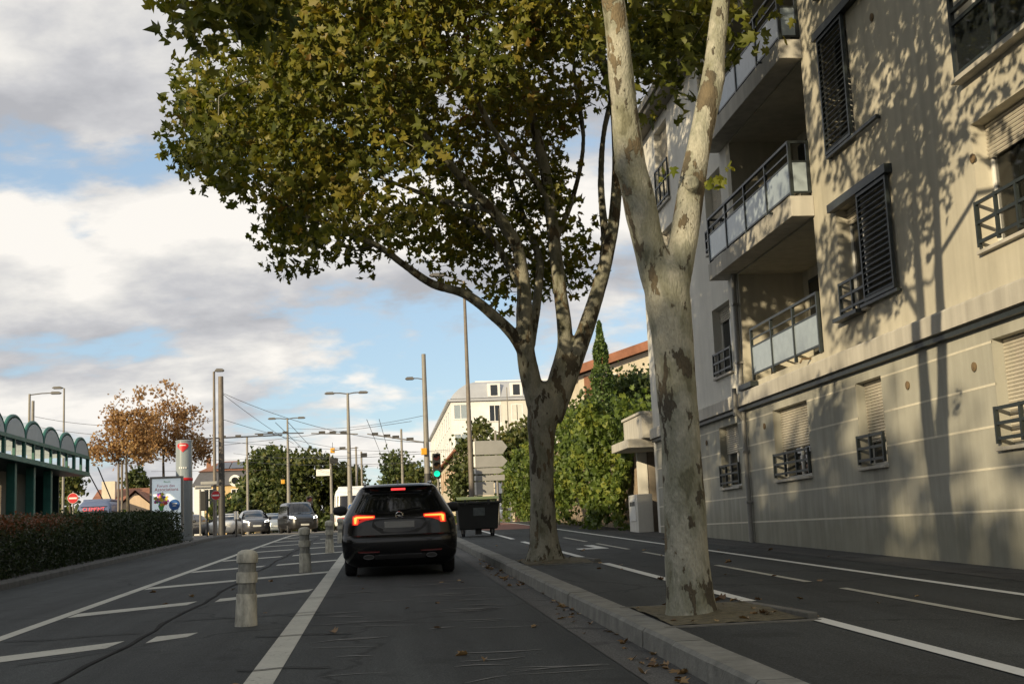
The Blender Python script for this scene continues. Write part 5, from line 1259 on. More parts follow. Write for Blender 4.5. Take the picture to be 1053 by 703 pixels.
def pole(name, label, cat, px, Y, top_py, r0, r1, mat, group=None, x=None, dz=0, upper=None, top_px=None):
    c = at(px, top_py, Y); X = c[0] if x is None else x; zb = g(Y) + dz; T = thing(name, label, cat, (X, Y, zb), group)
    m = MB()
    if upper:
        f = upper; zm = zb + (c[2] - zb) * f; m.tube([(X, Y, zb - .1), (X, Y, zm)], [r0, r0 + (r1 - r0) * f], 12); m.build('lower_post', mat[0], T, smooth=True)
        m = MB(); m.tube([(X, Y, zm), (X, Y, c[2])], [r0 + (r1 - r0) * f - .004, r1], 12); m.build('post', mat[1], T, smooth=True)
    else:
        m.tube([(X, Y, zb - .1), (X, Y, zb + .9), (X, Y, zb + .95), (X, Y, c[2])], [r0 * 1.15, r0 * 1.12, r0, r1], 12); m.build('post', mat, T, smooth=True)
    return T, (X, Y, c[2])
def lamp_arm(T, p, dx, dz=.12, head=.62, r=.03):
    x, y, z = p; m = MB(); m.tube([(x, y, z - .05), (x + dx * .55, y, z + dz * .6), (x + dx, y, z + dz)], r, 8); a = m.build('lamp_arm', 'lamp_head', T, smooth=True)
    m = MB(); s = 1 if dx > 0 else -1
    m.prism([(0, -.02), (s * head * .15, -.07), (s * head * .85, -.07), (s * head, -.01), (s * head * .8, .06), (s * head * .2, .07)][::s], lambda a_, b: (x + dx + a_ - s * .08, y - .12, z + dz + b), lambda a_, b: (x + dx + a_ - s * .08, y + .12, z + dz + b))
    m.build('lamp_head', 'lamp_head', T, bevel=.02)
G_L = 'street lamps along the avenue'
T, p = pole('street_lamp', 'tall tapering street lamp on the right pavement behind the dumpster, top lost in leaves', 'street lamp', 477, 46, 289, .10, .05, 'pole_brown', G_L, dz=.15); lamp_arm(T, p, -.75, .25)
T, p = pole('street_lamp', 'twin armed street lamp in line with the black car roof', 'street lamp', 357.5, 72, 404, .15, .07, 'pole_grey', G_L)
lamp_arm(T, p, -.8, .02, .6, .035); lamp_arm(T, p, .65, .02, .6, .035)
T, p = pole('street_lamp', 'twin armed street lamp rising over the oncoming dark van', 'street lamp', 295.5, 90, 430, .14, .06, 'pole_grey', G_L)
lamp_arm(T, p, -.85, .02, .6, .035); lamp_arm(T, p, .75, .02, .6, .035)
T, p = pole('street_lamp', 'slim street lamp with one short head beside the thick dark pole', 'street lamp', 220, 57, 382, .085, .05, 'pole_brown', G_L, dz=.12); lamp_arm(T, p, .12, .06, .42)
T, p = pole('street_lamp', 'slim street lamp far left above the green shelter roof, flat head', 'street lamp', 66, 75, 399, .08, .05, 'pole_grey', G_L, dz=.1); lamp_arm(T, p, -.16, .04, .6)
T, p = pole('street_lamp', 'street lamp with long arm to the right, leftmost above the shelter', 'street lamp', 30.5, 68, 405, .09, .06, 'pole_grey', G_L, dz=.1); lamp_arm(T, p, 1.1, .02, .6)
G_P = 'trolley wire poles'
T, p = pole('trolley_pole', 'thick dark trolley wire pole beside the slim lamp on the left pavement', 'pole', 227, 60, 387, .16, .12, ('pole_dark', 'pole_brown'), G_P, dz=.12, upper=.45)
T, p = pole('trolley_pole', 'thick trolley wire pole with small lamp arm, left of the traffic light', 'pole', 435.5, 60, 364, .16, .10, ('pole_dark', 'pole_grey'), G_P, dz=.15, upper=.30); lamp_arm(T, (p[0], p[1], at(435, 389, 60)[2]), -.55, .02, .45, .025)
for px, Y, ty, lb in ((412.5, 95, 441, 'thin grey trolley wire pole above the black car roof'), (366, 110, 459, 'left one of two close thin poles right of the twin armed lamp'), (371.5, 112, 464, 'right one of two close thin poles, with small box on top'), (340, 88, 469, 'short grey pole with sign and box left of the twin armed lamp'), (254, 104, 449, 'thin pole in front of the ochre house, crossed by a bracket arm'), (34, 70, 412, 'stubby twin pole of the leftmost lamp above the shelter')):
    T, p = pole('trolley_pole', lb, 'pole', px, Y, ty, .11, .08, 'pole_grey', G_P)
    if px in (371.5, 340):
        m = MB(); m.box((p[0] - .05, Y - .2, p[2] - .5), (p[0] + .5, Y + .2, p[2] - .15)); m.build('signal_box', 'tl_black', T)
    if px == 340:
        z = at(340, 485, Y)[2]; m = MB(); m.box((p[0] - 1.0, Y - .14, z - .25), (p[0] - .05, Y - .11, z + .2)); m.build('sign_panel', 'sign_white', T)
T, p = pole('flag_mast', 'thin pale mast in front of the white apartment house', 'mast', 521, 80, 398, .06, .03, 'pole_grey', None)
# traffic lights
def traffic_light(label, px, Y, py_top, py_bot, g_on=True, s=1.0):
    a = at(px, py_top, Y); b = at(px, py_bot, Y); H = a[2] - b[2]; X = (a[0] + b[0]) / 2; zb = g(Y)
    T = thing('traffic_light', label, 'traffic light', (X + .05, Y, zb), 'traffic lights'); w = H * .17
    m = MB(); m.tube([(X + .05, Y + .12, zb - .1), (X + .05, Y + .12, a[2] + .05)], .045, 10); m.build('post', 'pole_grey', T, smooth=True)
    m = MB(); m.box((X - w, Y - .08, b[2]), (X + w, Y + .1, a[2])); hs = m.build('housing', 'tl_black', T, bevel=.02)
    for k, mt in enumerate(('tl_off_red', 'tl_off_amber', 'tl_green')):
        z = a[2] - H * (k + .5) / 3; r = H * .125
        m = MB(); m.tube([(X, Y - .095, z), (X, Y - .08, z)], [r, r], 20); m.build('lens', mt, hs)
        m = MB(); n = 12
        for i in range(n):
            t0, t1 = math.pi * i / n - .15, math.pi * (i + 1) / n - .15; rr = r * 1.15
            m.add([(X + rr * math.cos(t0), Y - .08, z + rr * math.sin(t0)), (X + rr * math.cos(t1), Y - .08, z + rr * math.sin(t1)), (X + rr * math.cos(t1), Y - .26, z + rr * math.sin(t1) - .02), (X + rr * math.cos(t0), Y - .26, z + rr * math.sin(t0) - .02)], [(0, 1, 2, 3)])
        m.build('visor', 'tl_black', hs)
    return T
traffic_light('green traffic light on a slim post right of the thick trolley pole', 449, 50, 466, 491)
traffic_light('small far green traffic light above the dark van roof', 318.5, 92, 510, 529)
m_ = thing('traffic_light', 'dark traffic light seen from behind, left of the no entry sign by the stop', 'traffic light', (at(206, 540, 64)[0], 64, g(64) + .12), 'traffic lights')
X = m_.location[0]; m = MB(); m.tube([(X, 64, g(64)), (X, 64, at(206, 503, 64)[2])], .05, 10); m.build('post', 'pole_grey', m_, smooth=True)
m = MB(); z = at(206, 505, 64)[2]; m.box((X - .0, 63.85, z - .95), (X + .3, 64.1, z)); m.build('housing', 'tl_black', m_, bevel=.03)
# signs
def round_sign(label, px, py, Y, r, kind, post_dx=0.0, zb=None):
    c = at(px, py, Y); zb = g(Y) if zb is None else zb
    T = thing('road_sign', label, 'road sign', (c[0], Y, zb), 'round road signs')
    m = MB(); m.tube([(c[0] + post_dx, Y + .05, zb - .1), (c[0] + post_dx, Y + .05, c[2] + r * 1.3)], .035, 10); m.build('post', 'pole_grey', T, smooth=True)
    m = MB(); m.disc((c[0], Y, c[2]), (0, -1, 0), r, 28, .012); f = m.build('sign_face', 'sign_white', T)
    m = MB(); m.disc((c[0], Y - .0125, c[2]), (0, -1, 0), r * .95, 28, .002); m.build('disc', 'sign_red' if kind == 'no' else 'sign_blue', f)
    m = MB()
    if kind == 'no': m.box((c[0] - r * .72, Y - .0185, c[2] - r * .16), (c[0] + r * .72, Y - .0155, c[2] + r * .16))
    else:
        s = r
        pts = [(-.62, -.02), (-.42, -.55), (-.30, -.36), (.42, .28), (.28, .46), (-.44, -.20), (-.60, .0)]
        pts = [(-.5, -.55), (.02, -.5), (-.14, -.33), (.45, .28), (.30, .43), (-.29, -.18), (-.45, -.02)]
        m.prism([(a * s, b * s) for a, b in pts], lambda a, b: (c[0] + a, Y - .0185, c[2] + b), lambda a, b: (c[0] + a, Y - .0155, c[2] + b))
    m.build('symbol', 'sign_white', f); return T
round_sign('red no entry sign at the end of the green shelter', 75, 512, 54, .215, 'no')
round_sign('red no entry sign beside the thick dark pole on the left pavement', 222, 509, 56.3, .2, 'no', .0)
round_sign('round blue keep left arrow sign just above the black car door mirror', 361.5, 521.5, 60, .17, 'blue')
sp_ = thing('marker_post', 'slim dark post at the corner of the left pavement', 'post', (at(243, 545, 62)[0], 62, g(62) + .12)); X = sp_.location[0]
m = MB(); m.tube([(X, 62, g(62)), (X, 62, at(243, 525, 62)[2])], .05, 10); m.build('post', 'pole_dark', sp_, smooth=True)
m = MB(); z = at(243, 528, 62)[2]; m.box((X - .1, 61.93, z - .25), (X + .1, 61.97, z + .12)); m.build('panel', 'sign_white', sp_)
bs = thing('street_sign', 'grey name boards strapped to the slim lamp on the left pavement', 'sign', (at(213, 540, 56.6)[0], 56.6, g(56.6) + .12))
X = bs.location[0]; z = at(213, 500, 56.6)[2]
m = MB(); m.box((X - .5, 56.55, z - .1), (X + .2, 56.6, z + .05)); m.box((X - .25, 56.5, z + .08), (X + .45, 56.55, z + .22)); m.build('name_board', 'sign_back', bs, bevel=.02)
m = MB(); m.tube([(X, 56.65, z - .2), (X, 56.65, g(56.6))], .035, 8); m.build('post', 'pole_dark', bs)
# direction boards seen from behind
ds = thing('direction_sign', 'five grey arrow shaped direction boards seen from behind on two posts', 'road sign', (4.5, 52, g(52) + .15))
for (ya, yb, xa, xb, arrow) in ((453, 467, 488, 522, 1), (468.5, 480, 488, 522, 1), (481, 487, 488, 519, 1), (488.5, 494, 488, 519, 0), (495, 509, 488, 508, 0)):
    a = at(xa, ya, 52); b = at(xb, yb, 52); z1, z0 = a[2] - .015, b[2] + .025; x0, x1 = 3.93, b[0]; zc = (z0 + z1) / 2
    pts = [(x0, z0), (x1 - (.22 if arrow else 0), z0)] + ([(x1, zc)] if arrow else []) + [(x1 - (.22 if arrow else 0), z1), (x0, z1)]
    m = MB(); m.prism(pts, lambda x, z: (x, 51.95, z), lambda x, z: (x, 52.0, z)); m.build('arrow_board', 'sign_back', ds)
    m = MB(); m.box((x0 - .03, 51.93, z0 + .02), (x0 + .04, 52.02, z1 - .02)); m.build('board_edge', 'sign_white', ds)
for x in (4.0, 4.85): m = MB(); m.tube([(x, 52.06, g(52)), (x, 52.06, at(500, 450, 52)[2] + (.3 if x > 4.5 else 0))], .05, 10); m.build('post', 'pole_grey', ds, smooth=True)
# dumpster
dp = thing('dumpster', 'black four wheeled rubbish container with yellow green lid standing on the pavement', 'bin', (2.86, 37.5, g(37.5) + .15)); zb = g(37.5) + .15
m = MB(); cx = 2.86
b0 = [(cx - .56, 37.12), (cx + .56, 37.12), (cx + .56, 37.95), (cx - .56, 37.95)]; b1 = [(cx - .62, 37.0), (cx + .62, 37.0), (cx + .62, 38.05), (cx - .62, 38.05)]
bot = [(x, y, zb + .2) for x, y in b0]; mid = [(x, y, zb + .98) for x, y in b1]
m.add(bot + mid, [(3, 2, 1, 0), (4, 5, 6, 7), (0, 1, 5, 4), (1, 2, 6, 5), (2, 3, 7, 6), (3, 0, 4, 7)]); m.build('body', 'bin_body', dp, bevel=.03)
m = MB(); m.box((cx - .68, 36.95, zb + .93), (cx + .68, 38.1, zb + 1.0)); m.build('rim', 'bin_body', dp, bevel=.015)
m = MB(); m.grid(lambda u, v: (cx - .62 + 1.24 * u, 37.0 + 1.05 * v, zb + 1.0 + .16 * math.sin(math.pi * (v * .8 + .12))), np.linspace(0, 1, 9), np.linspace(0, 1, 9)); m.build('lid', 'bin_lid', dp, smooth=True)
m = MB()
for x in (cx - .38, cx + .3): m.box((x - .03, 36.93, zb + .9), (x + .03, 37.02, zb + 1.06))
m.build('lid_hinge', 'bin_body', dp)
m = MB(); zl_ = zb + .7; m.add([(cx - .15, 37.035, zl_ - .11), (cx + .19, 37.035, zl_ - .11), (cx + .19, 36.99, zl_ + .12), (cx - .15, 36.99, zl_ + .12)], [(0, 1, 2, 3)]); m.build('label', 'bin_label', dp)
for sx in (-1, 1):
    for y in (37.2, 37.85):
        m = MB(); m._lathe([(.04, 0), (.095, .0), (.1, .01), (.1, .045), (.095, .055), (.04, .055)], (0, 0, 0), 16, 0); m.v = [(cx + sx * .43 - .027 + c, y + a, zb + .1 + b) for a, b, c in m.v]; w = m.build('caster', 'tyre', dp, smooth=True)
        m = MB(); m.box((cx + sx * .43 - .045, y - .04, zb + .09), (cx + sx * .43 + .045, y + .04, zb + .21)); m.build('fork', 'pole_grey', w)
m = MB(); m.box((cx - .08, 37.3, zb + .05), (cx + .1, 37.5, zb + .2)); m.build('foot_brake', 'bin_body', dp)
# bus shelter with a row of barrel vaults
sh = thing('bus_shelter', 'dark green bus shelter roofed with a row of small barrel vaults behind the hedge', 'shelter', (-12.5, 42, g(42) + .1))
SX0, SX1 = -11.5, -13.8; pit = 2.28; yend = 51.9; zf0, zf1 = 3.02 + 1.25 - 1.2 + 1.0, 0
zA = at(88, 486, 51.5)[2]; zB = at(88, 469, 51.5)[2]; zC = at(82, 450, 50.5)[2]
for k in range(9):
    b = yend - k * pit; a = b - pit + .05; dz = 0.0; zt = zB; n = 16
    v = MB(); rr = (b - a) / 2; hy = zC - zB
    v.grid(lambda x, q: (x, (a + b) / 2 - rr * math.cos(math.pi * q), zt + hy * math.sin(math.pi * q)), [SX0 + .06, (SX0 + SX1) / 2, SX1], np.linspace(0, 1, n + 1)); vo = v.build('vault', 'vault_skin', sh, smooth=True)
    f = MB(); P = [((a + b) / 2 - (rr - .08) * math.cos(math.pi * i / n), zt + (hy - .07) * math.sin(math.pi * i / n)) for i in range(n + 1)]
    f.add([(SX0 + .05, y, z) for y, z in P], [tuple(range(n + 1))]); f.build('vault_end', 'vault_infill', vo)
    ar = MB(); ar.tube([(SX0, (a + b) / 2 - rr * math.cos(math.pi * i / n), zt + hy * math.sin(math.pi * i / n)) for i in range(n + 1)], .06, 6); ar.build('arch', 'shelter_green', vo)
    w = MB(); w.box((SX0 - .05, a - .1, zA + .001), (SX0 + .05, a + .06, zB)); w.build('fascia_post', 'shelter_green', sh); w = MB(); w.box((SX0 - .04, (a + b) / 2 - .06, zA + .001), (SX0 + .04, (a + b) / 2 + .06, zB)); w.build('fascia_post', 'shelter_green', sh)
L_0 = yend - 9 * pit
m = MB(); m.box((SX0 - .06, L_0, zB - .09), (SX0 + .07, yend + .1, zB + .03)); m.box((SX0 - .07, L_0, zA - .12), (SX0 + .08, yend + .1, zA + .04)); m.box((SX0 - .06, yend - .02, zA), (SX0 + .06, yend + .1, zB)); m.build('fascia', 'shelter_green', sh)
m = MB(); m.box((SX1, L_0, zA - .1), (SX0 - .08, yend, zA - .02)); m.box((SX1 - .05, L_0, zA), (SX1 + .05, yend, zB)); m.build('ceiling', 'shelter_dark', sh)
for k in range(8):
    y = 47.6 - k * 2.28 - .3; zz = g(y) + .1
    m = MB(); m.box((-12.0, y - .12, zz), (-11.72, y + .12, zA - .12)); m.build('column', 'shelter_green', sh, bevel=.02)
m = MB(); m.box((-13.4, L_0 + 1, g(36) + .2), (-13.3, 51.4, zA - .1)); m.build('back_panel', 'shelter_dark', sh)
m = MB(); m.box((-13.3, 51.3, g(50) + .2), (-12.45, 51.4, zA - .1)); m.build('end_panel', 'shelter_dark', sh)
m = MB()
for k in range(4): m.box((-12.9, 31 + k * 4, g(33 + 4 * k) + .1), (-12.82, 33 + k * 4, zA - .7))
m.build('glass_screen', 'window_glass', sh)
m = MB(); m.box((-13.2, 30, g(38) + .45), (-12.9, 46, g(38) + .55)); m.build('bench', 'shelter_green', sh)
# stop column
tc_ = thing('stop_column', 'tall glassy transit stop column with a red emblem near the top', 'column', (at(189.5, 540, 50)[0], 50, g(50) + .12))
X = tc_.location[0]; ztop = at(189, 453, 50)[2]; zr = at(189, 494, 50)[2]; R_ = .32
m = MB(); m._lathe([(R_ + .02, 0), (R_ + .02, .1), (R_, .11), (R_, zr - g(50) - .12)], (X, 50, g(50) + .12), 28, 0); m.build('base', 'totem_metal', tc_, smooth=True)
m = MB(); m._lathe([(R_ - .01, zr), (R_ - .01, ztop - .05), (R_ + .005, ztop - .04), (R_ + .005, ztop), (R_ - .05, ztop + .02)], (X, 50, 0), 28, 0); m.build('glass_tube', 'totem_glass', tc_, smooth=True)
m = MB(); m._lathe([(R_ + .008, zr - .01), (R_ + .012, zr), (R_ + .012, zr + .09), (R_ + .008, zr + .1)], (X, 50, 0), 28, 0); m.build('red_ring', 'sign_red', tc_, smooth=True)
def on_col(poly, name, mat, dz, n=10):
    xs = [p[0] for p in poly]; a, b = min(xs), max(xs); m = MB()
    def span(x):
        zs = []
        for (x0, z0), (x1, z1) in zip(poly, poly[1:] + poly[:1]):
            if abs(x1 - x0) > 1e-6 and min(x0, x1) - 1e-6 <= x <= max(x0, x1) + 1e-6: zs.append(z0 + (z1 - z0) * (x - x0) / (x1 - x0))
            elif abs(x1 - x0) <= 1e-6 and abs(x - x0) < 1e-6: zs += [z0, z1]
        return min(zs), max(zs)
    rr = R_ + .012
    m.grid(lambda x, t: (X + x, 50 - math.sqrt(rr * rr - x * x), dz + span(x)[0] + (span(x)[1] - span(x)[0]) * t), [a + (b - a) * i / n for i in range(n + 1)], [0, 1])
    m.build(name, mat, tc_)
zE = at(189, 460, 50)[2]
on_col([(-.22, .05), (-.2, .12), (-.1, .15), (.1, .15), (.2, .12), (.22, .05), (.17, -.04), (.08, -.12), (0, -.2), (-.08, -.12), (-.17, -.04)], 'emblem', 'sign_red', zE)
on_col([(-.13, .05), (.13, .05), (.11, .085), (-.11, .085)], 'emblem_bar', 'sign_white', zE + .0)
for k in range(4): on_col([(-.15 + .08 * k, 0), (-.10 + .08 * k, 0), (-.10 + .08 * k, .06), (-.15 + .08 * k, .06)], 'pictogram', 'sign_white', at(189, 482, 50)[2])
# advertising panel
A = at(155.5, 491, 48); Bp = at(187, 527, 48); ap = thing('advertising_panel', 'framed advertising panel showing a bunch of coloured flowers and a blue disc', 'billboard', ((A[0] + Bp[0]) / 2, 48, g(48) + .12))
x0, x1, z1 = A[0], Bp[0], A[2]; z0 = g(48) + .55; wd_ = x1 - x0
m = MB(); m.box((x0 - .05, 47.95, z0 - .08), (x0 + .03, 48.15, z1 + .03)); m.box((x1 - .03, 47.95, z0 - .08), (x1 + .05, 48.15, z1 + .03)); m.box((x0 + .03, 47.95, z1 - .05), (x1 - .03, 48.15, z1 + .03)); m.box((x0 + .03, 47.95, z0 - .08), (x1 - .03, 48.15, z0 + .0)); m.build('frame', 'pole_grey', ap, bevel=.01)
m = MB(); m.box((x0 + .3, 48.0, g(48)), (x1 - .3, 48.1, z0 - .08)); m.build('stand', 'pole_dark', ap)
m = MB(); m.box((x0 + .03, 48.0, z0), (x1 - .03, 48.03, z1 - .05)); po_ = m.build('poster', 'poster_paper', ap)
def ptxt(t, s, n, mt, cx_, cz): text_mesh(t, s, n, mt, po_, Matrix.Translation((cx_, 47.995, cz)) @ FACE_CAM, .002)
ptxt('fleurs', .11, 'poster_title', 'poster_green', x0 + wd_ * .52, z1 - .20)
ptxt('Forum des', .15, 'poster_title', 'poster_pink', x0 + wd_ * .48, z1 - .36)
ptxt('Associations', .17, 'poster_title', 'sign_red', x0 + wd_ * .5, z1 - .50)
colr = [(.5, .03, .05), (.65, .35, .02), (.3, .03, .35), (.7, .12, .3), (.1, .25, .05), (.55, .5, .05), (.12, .06, .4)]
fm = []
for i, c in enumerate(colr): fm.append(simple('petal_%d' % i, c, .5, var=0))
m = MB(); rr_ = random.Random(3)
for i in range(60):
    a = rr_.uniform(0, 6.28); q = math.sqrt(rr_.random()); cx_ = x0 + wd_ * .33 + .26 * q * math.cos(a); cz = z1 - .80 + .21 * q * math.sin(a); s = rr_.uniform(.03, .065); yq = 47.996 - i * .00012
    m.add([(cx_ + s * (1 + .3 * math.cos(5 * t)) * math.cos(t), yq, cz + s * (1 + .3 * math.cos(5 * t)) * math.sin(t)) for t in np.linspace(0, 6.283, 21)[:-1]], [tuple(range(20))], rr_.randrange(7))
m.build('flower_print', fm, po_)
m = MB(); m.prism([(-.05, -.12), (.05, -.12), (.12, .08), (-.12, .08)], lambda x, z: (x0 + wd_ * .33 + x, 47.995, z1 - 1.10 + z), lambda x, z: (x0 + wd_ * .33 + x, 48.0, z1 - 1.10 + z)); m.build('stem_print', 'poster_green', po_)
m = MB(); m.disc((x0 + wd_ * .76, 48.0, z1 - 1.02), (0, -1, 0), .2, 28, .006); m.build('blue_disc_print', 'sign_blue', po_)
m = MB(); m.box((x0 + wd_ * .68, 47.99, z1 - .99), (x0 + wd_ * .84, 47.993, z1 - .96)); m.box((x0 + wd_ * .70, 47.99, z1 - 1.07), (x0 + wd_ * .82, 47.993, z1 - 1.04)); m.build('disc_lettering', 'sign_white', po_)
for px, tp in ((122, 470), (125.5, 474)):
    c = at(px, tp, 57); t_ = thing('tree_stake', 'wooden stake beside the thin trunk of the lower autumn tree', 'stake', (c[0], 57, g(57) + .1), 'stakes at the autumn tree')
    m = MB(); m.tube([(c[0], 57, g(57)), (c[0], 57, c[2])], .05, 8); m.build('post', 'pole_brown', t_)

# ------------------------------------------------------------------ overhead wires
def wire(label, a, b, sag=.25, r=.012, arm=False, mat='wire', name='overhead_wire', group='trolley wires over the avenue', nodes=0):
    a, b = np.array(a), np.array(b); m = MB(); n = 14
    P = [a + (b - a) * t - np.array([0, 0, sag * 4 * t * (1 - t)]) for t in np.linspace(0, 1, n)]
    m.tube(P, r, 5); T = m.build(name, mat); tag(T, label, 'wire', group)
    if nodes:
        for i in range(nodes):
            p = P[int((i + 1) * (n - 1) / (nodes + 1))]; k = MB(); k.box(p + np.array([-.18, -.05, -.02]), p + np.array([.18, .05, .14])); k.build('insulator', 'pole_dark', T)
    return T
def pp(px, py, Y): return at(px, py, Y)
wire('long bracket arm with insulators from the dark pole to the left twin lamp', pp(188, 452, 80), pp(290, 447, 86), 0, .05, mat='wire_light', nodes=4)
wire('bracket arm with insulators just right of the left twin lamp', pp(262, 446, 86), pp(312, 445, 90), 0, .04, mat='wire_light', nodes=2)
wire('bracket arm crossing the twin armed lamp above the black car', pp(320, 445.5, 72), pp(368, 446, 72), 0, .035, mat='wire_light', nodes=3)
wire('bracket arm sloping to the right trolley pole', pp(378, 446, 75), pp(438, 455, 60), 0, .04, mat='wire_light', nodes=4)
wire('short bracket arm low at the twin armed lamp with amber lamp', pp(340, 463, 80), pp(368, 460, 72), 0, .03, mat='wire_light', nodes=1)
wire('upper diagonal span wire from the dark pole towards the left twin lamp', pp(229, 405, 60), pp(302, 456, 86), .1, .012)
wire('long upper span wire from the dark pole across the sky to the right', pp(229, 404, 60), pp(437, 455, 60), .5, .012)
wire('lower span wire from the dark pole to the far bracket arm', pp(229, 431, 60), pp(360, 462, 95), .2, .012)
wire('span wire from the right trolley pole up to the left lamp', pp(436, 427, 60), pp(296, 440, 90), .3, .011)
wire('span wire low over the oncoming cars', pp(240, 466, 100), pp(437, 466, 60), .3, .012)
wire('span wire just under the low one', pp(250, 474, 110), pp(440, 474, 62), .25, .012)
wire('span wire from the shelter lamp across to the autumn trees', pp(35, 428, 70), pp(220, 432, 60), .4, .012)
wire('second span wire under the shelter lamp one', pp(30, 437, 70), pp(200, 447, 66), .3, .012)
for i, (x0_, x1_, lb) in enumerate(((-4.9, -4.6, 'left trolley contact wire over the oncoming lane'), (-4.3, -4.0, 'right trolley contact wire over the oncoming lane'), (-.5, 2.0, 'left trolley contact wire over the lane of the black car'), (.1, 2.6, 'right trolley contact wire over the lane of the black car'))):
    wire(lb, (x0_, 62, g(62) + 5.4), (x1_, 170, g(170) + 5.6), .0, .014)
wire('far span wire across the junction from pole to pole', (-20, 100, g(100) + 6.0), (8, 105, g(105) + 6.3), .3, .014)
wire('far span wire beyond it, lower', (-20, 115, g(115) + 5.8), (9, 118, g(118) + 6.0), .3, .014)
wire('far oblique wire towards the white building', (-12, 78, g(78) + 6.0), (7, 122, g(122) + 7.0), .3, .014)
wire('far oblique wire towards the pointed dark tree', (-22, 98, g(98) + 6.4), (2, 74, g(74) + 6.2), .3, .014)
for (px, py, Y, lb) in ((342, 463, 79.7, 'amber hanging signal lamp left of the twin armed lamp'), (291, 495, 95, 'amber hanging signal lamp before the broad dark tree'), (436, 464, 59.7, 'amber box on the right trolley pole')):
    c = at(px, py, Y); T = thing('hanging_signal', lb, 'signal lamp', c, 'amber signal lamps'); m = MB(); m.box(c - np.array([.14, .08, .16]), c + np.array([.14, .08, .16])); m.build('lamp_body', 'amber_lamp', T, bevel=.03)
    m = MB(); m.tube([c + np.array([0, 0, .16]), c + np.array([0, 0, .5])], .015, 6); m.build('hanger', 'wire', T)

# ------------------------------------------------------------------ far buildings
def win(parent, x0, x1, z0, z1, y, mat='window_glass', frame='far_white', fr=.08, shut=None):
    m = MB(); m.box((x0 - fr, y - .05, z0 - fr), (x0, y + .02, z1 + fr)); m.box((x1, y - .05, z0 - fr), (x1 + fr, y + .02, z1 + fr)); m.box((x0, y - .05, z1), (x1, y + .02, z1 + fr)); m.box((x0, y - .08, z0 - fr), (x1, y + .02, z0))
    mx_ = (x0 + x1) / 2; m.box((mx_ - .035, y - .03, z0), (mx_ + .035, y, z1)); w = m.build('window', frame, parent)
    p = MB(); p.box((x0, y - .02, z0), (x1, y - .004, z1)); p.build('pane', mat, w)
    if shut:
        q = (x1 - x0) * .5
        for a in (x0 - fr - q, x1 + fr): s = MB(); s.box((a, y - .06, z0), (a + q, y - .01, z1)); s.build('shutter', shut, w)
def winx(parent, y0, y1, z0, z1, x, shut=None, frame='far_white'):
    fr = .1; m = MB(); m.box((x - .05, y0 - fr, z0 - fr), (x + .02, y0, z1 + fr)); m.box((x - .05, y1, z0 - fr), (x + .02, y1 + fr, z1 + fr)); m.box((x - .05, y0, z1), (x + .02, y1, z1 + fr)); m.box((x - .05, y0, z0 - fr), (x + .02, y1, z0)); w = m.build('window', frame, parent)
    p = MB(); p.box((x - .02, y0, z0), (x - .004, y1, z1)); p.build('pane', shut or 'window_glass', w)
# white apartment house at the end of the street
WX, WY = 7.3, 125; zg = g(125); wb = thing('white_apartment_house', 'large white apartment house with rounded zinc roof and dormers beyond the junction', 'building', (WX + 10, WY + 20, zg))
ze = at(463, 413, WY)[2]; zr2 = at(480, 392, WY)[2]
m = MB(); m.box((WX, WY, zg - 1), (WX + 22, WY + 52, ze)); m.build('wall', 'far_white', wb)
m = MB(); m.box((WX - .3, WY - .3, ze), (WX + 22.3, WY + 52.3, ze + .22)); m.build('cornice', 'zinc', wb)
# rounded mansard: quarter barrel on the street side and a steep zinc slope to the front
m = MB(); hr = zr2 - ze - .3
prof = [(0, 0), (.35, .5), (.9, 1.0), (1.6, 1.45), (2.5, 1.8), (3.4, hr)]
prof = [(a, min(b, hr)) for a, b in prof]
m.grid(lambda u, v: (WX + prof[int(v)][0], WY + (prof[int(v)][0] * .35 if u == 0 else 0) + (u if u else 0), ze + .3 + prof[int(v)][1]), [0, 52], range(6))
m.grid(lambda u, v: (WX + prof[int(v)][0] + (u * (22 - prof[int(v)][0])), WY + prof[int(v)][0] * .35, ze + .3 + prof[int(v)][1]), [0, .25, .5, .75, 1], range(6))
m.add([(WX + 3.4, WY + 1.19, zr2), (WX + 22, WY + 1.19, zr2), (WX + 22, WY + 52, zr2), (WX + 3.4, WY + 52, zr2)], [(0, 1, 2, 3)]); m.build('roof', 'zinc', wb)
m = MB(); m.box((WX + 2.6, WY + 1.0, zr2 - .02), (WX + 22.2, WY + 1.25, zr2 + .12)); m.build('ridge_trim', 'far_white', wb)
for k in range(5):
    xc = at((508, 531, 554, 577, 600)[k], 405, WY)[0]; m = MB(); m.box((xc - .62, WY - .05, ze + .4), (xc + .62, WY + 2.0, ze + 1.72)); dm = m.build('dormer', 'far_white', wb)
    p = MB(); p.box((xc - .34, WY - .08, ze + .5), (xc + .34, WY - .055, ze + 1.55)); p.build('pane', 'window_glass', dm)
    for fl in range(4):
        zt = ze - .5 - 2.9 * fl; win(wb, xc - .5, xc + .5, zt - 1.55, zt, WY, 'window_glass')
for fl in range(4):
    zt = ze - .35 - 2.9 * fl; a, b = at(467.5, 430, WY)[0], at(480.5, 430, WY)[0]; win(wb, a, b, zt - 1.35, zt, WY, 'frosted' if fl < 2 else 'window_glass', fr=.1)
for k in range(12):
    for fl in range(4): winx(wb, WY + 3 + 4 * k, WY + 4.6 + 4 * k, ze - 2.2 - 2.9 * fl, ze - .7 - 2.9 * fl, WX)
m = MB(); m.box((WX + 5.0, WY - .03, zg), (WX + 10, WY - .002, ze - .02)); m.build('grey_bay', 'wall_pale', wb)
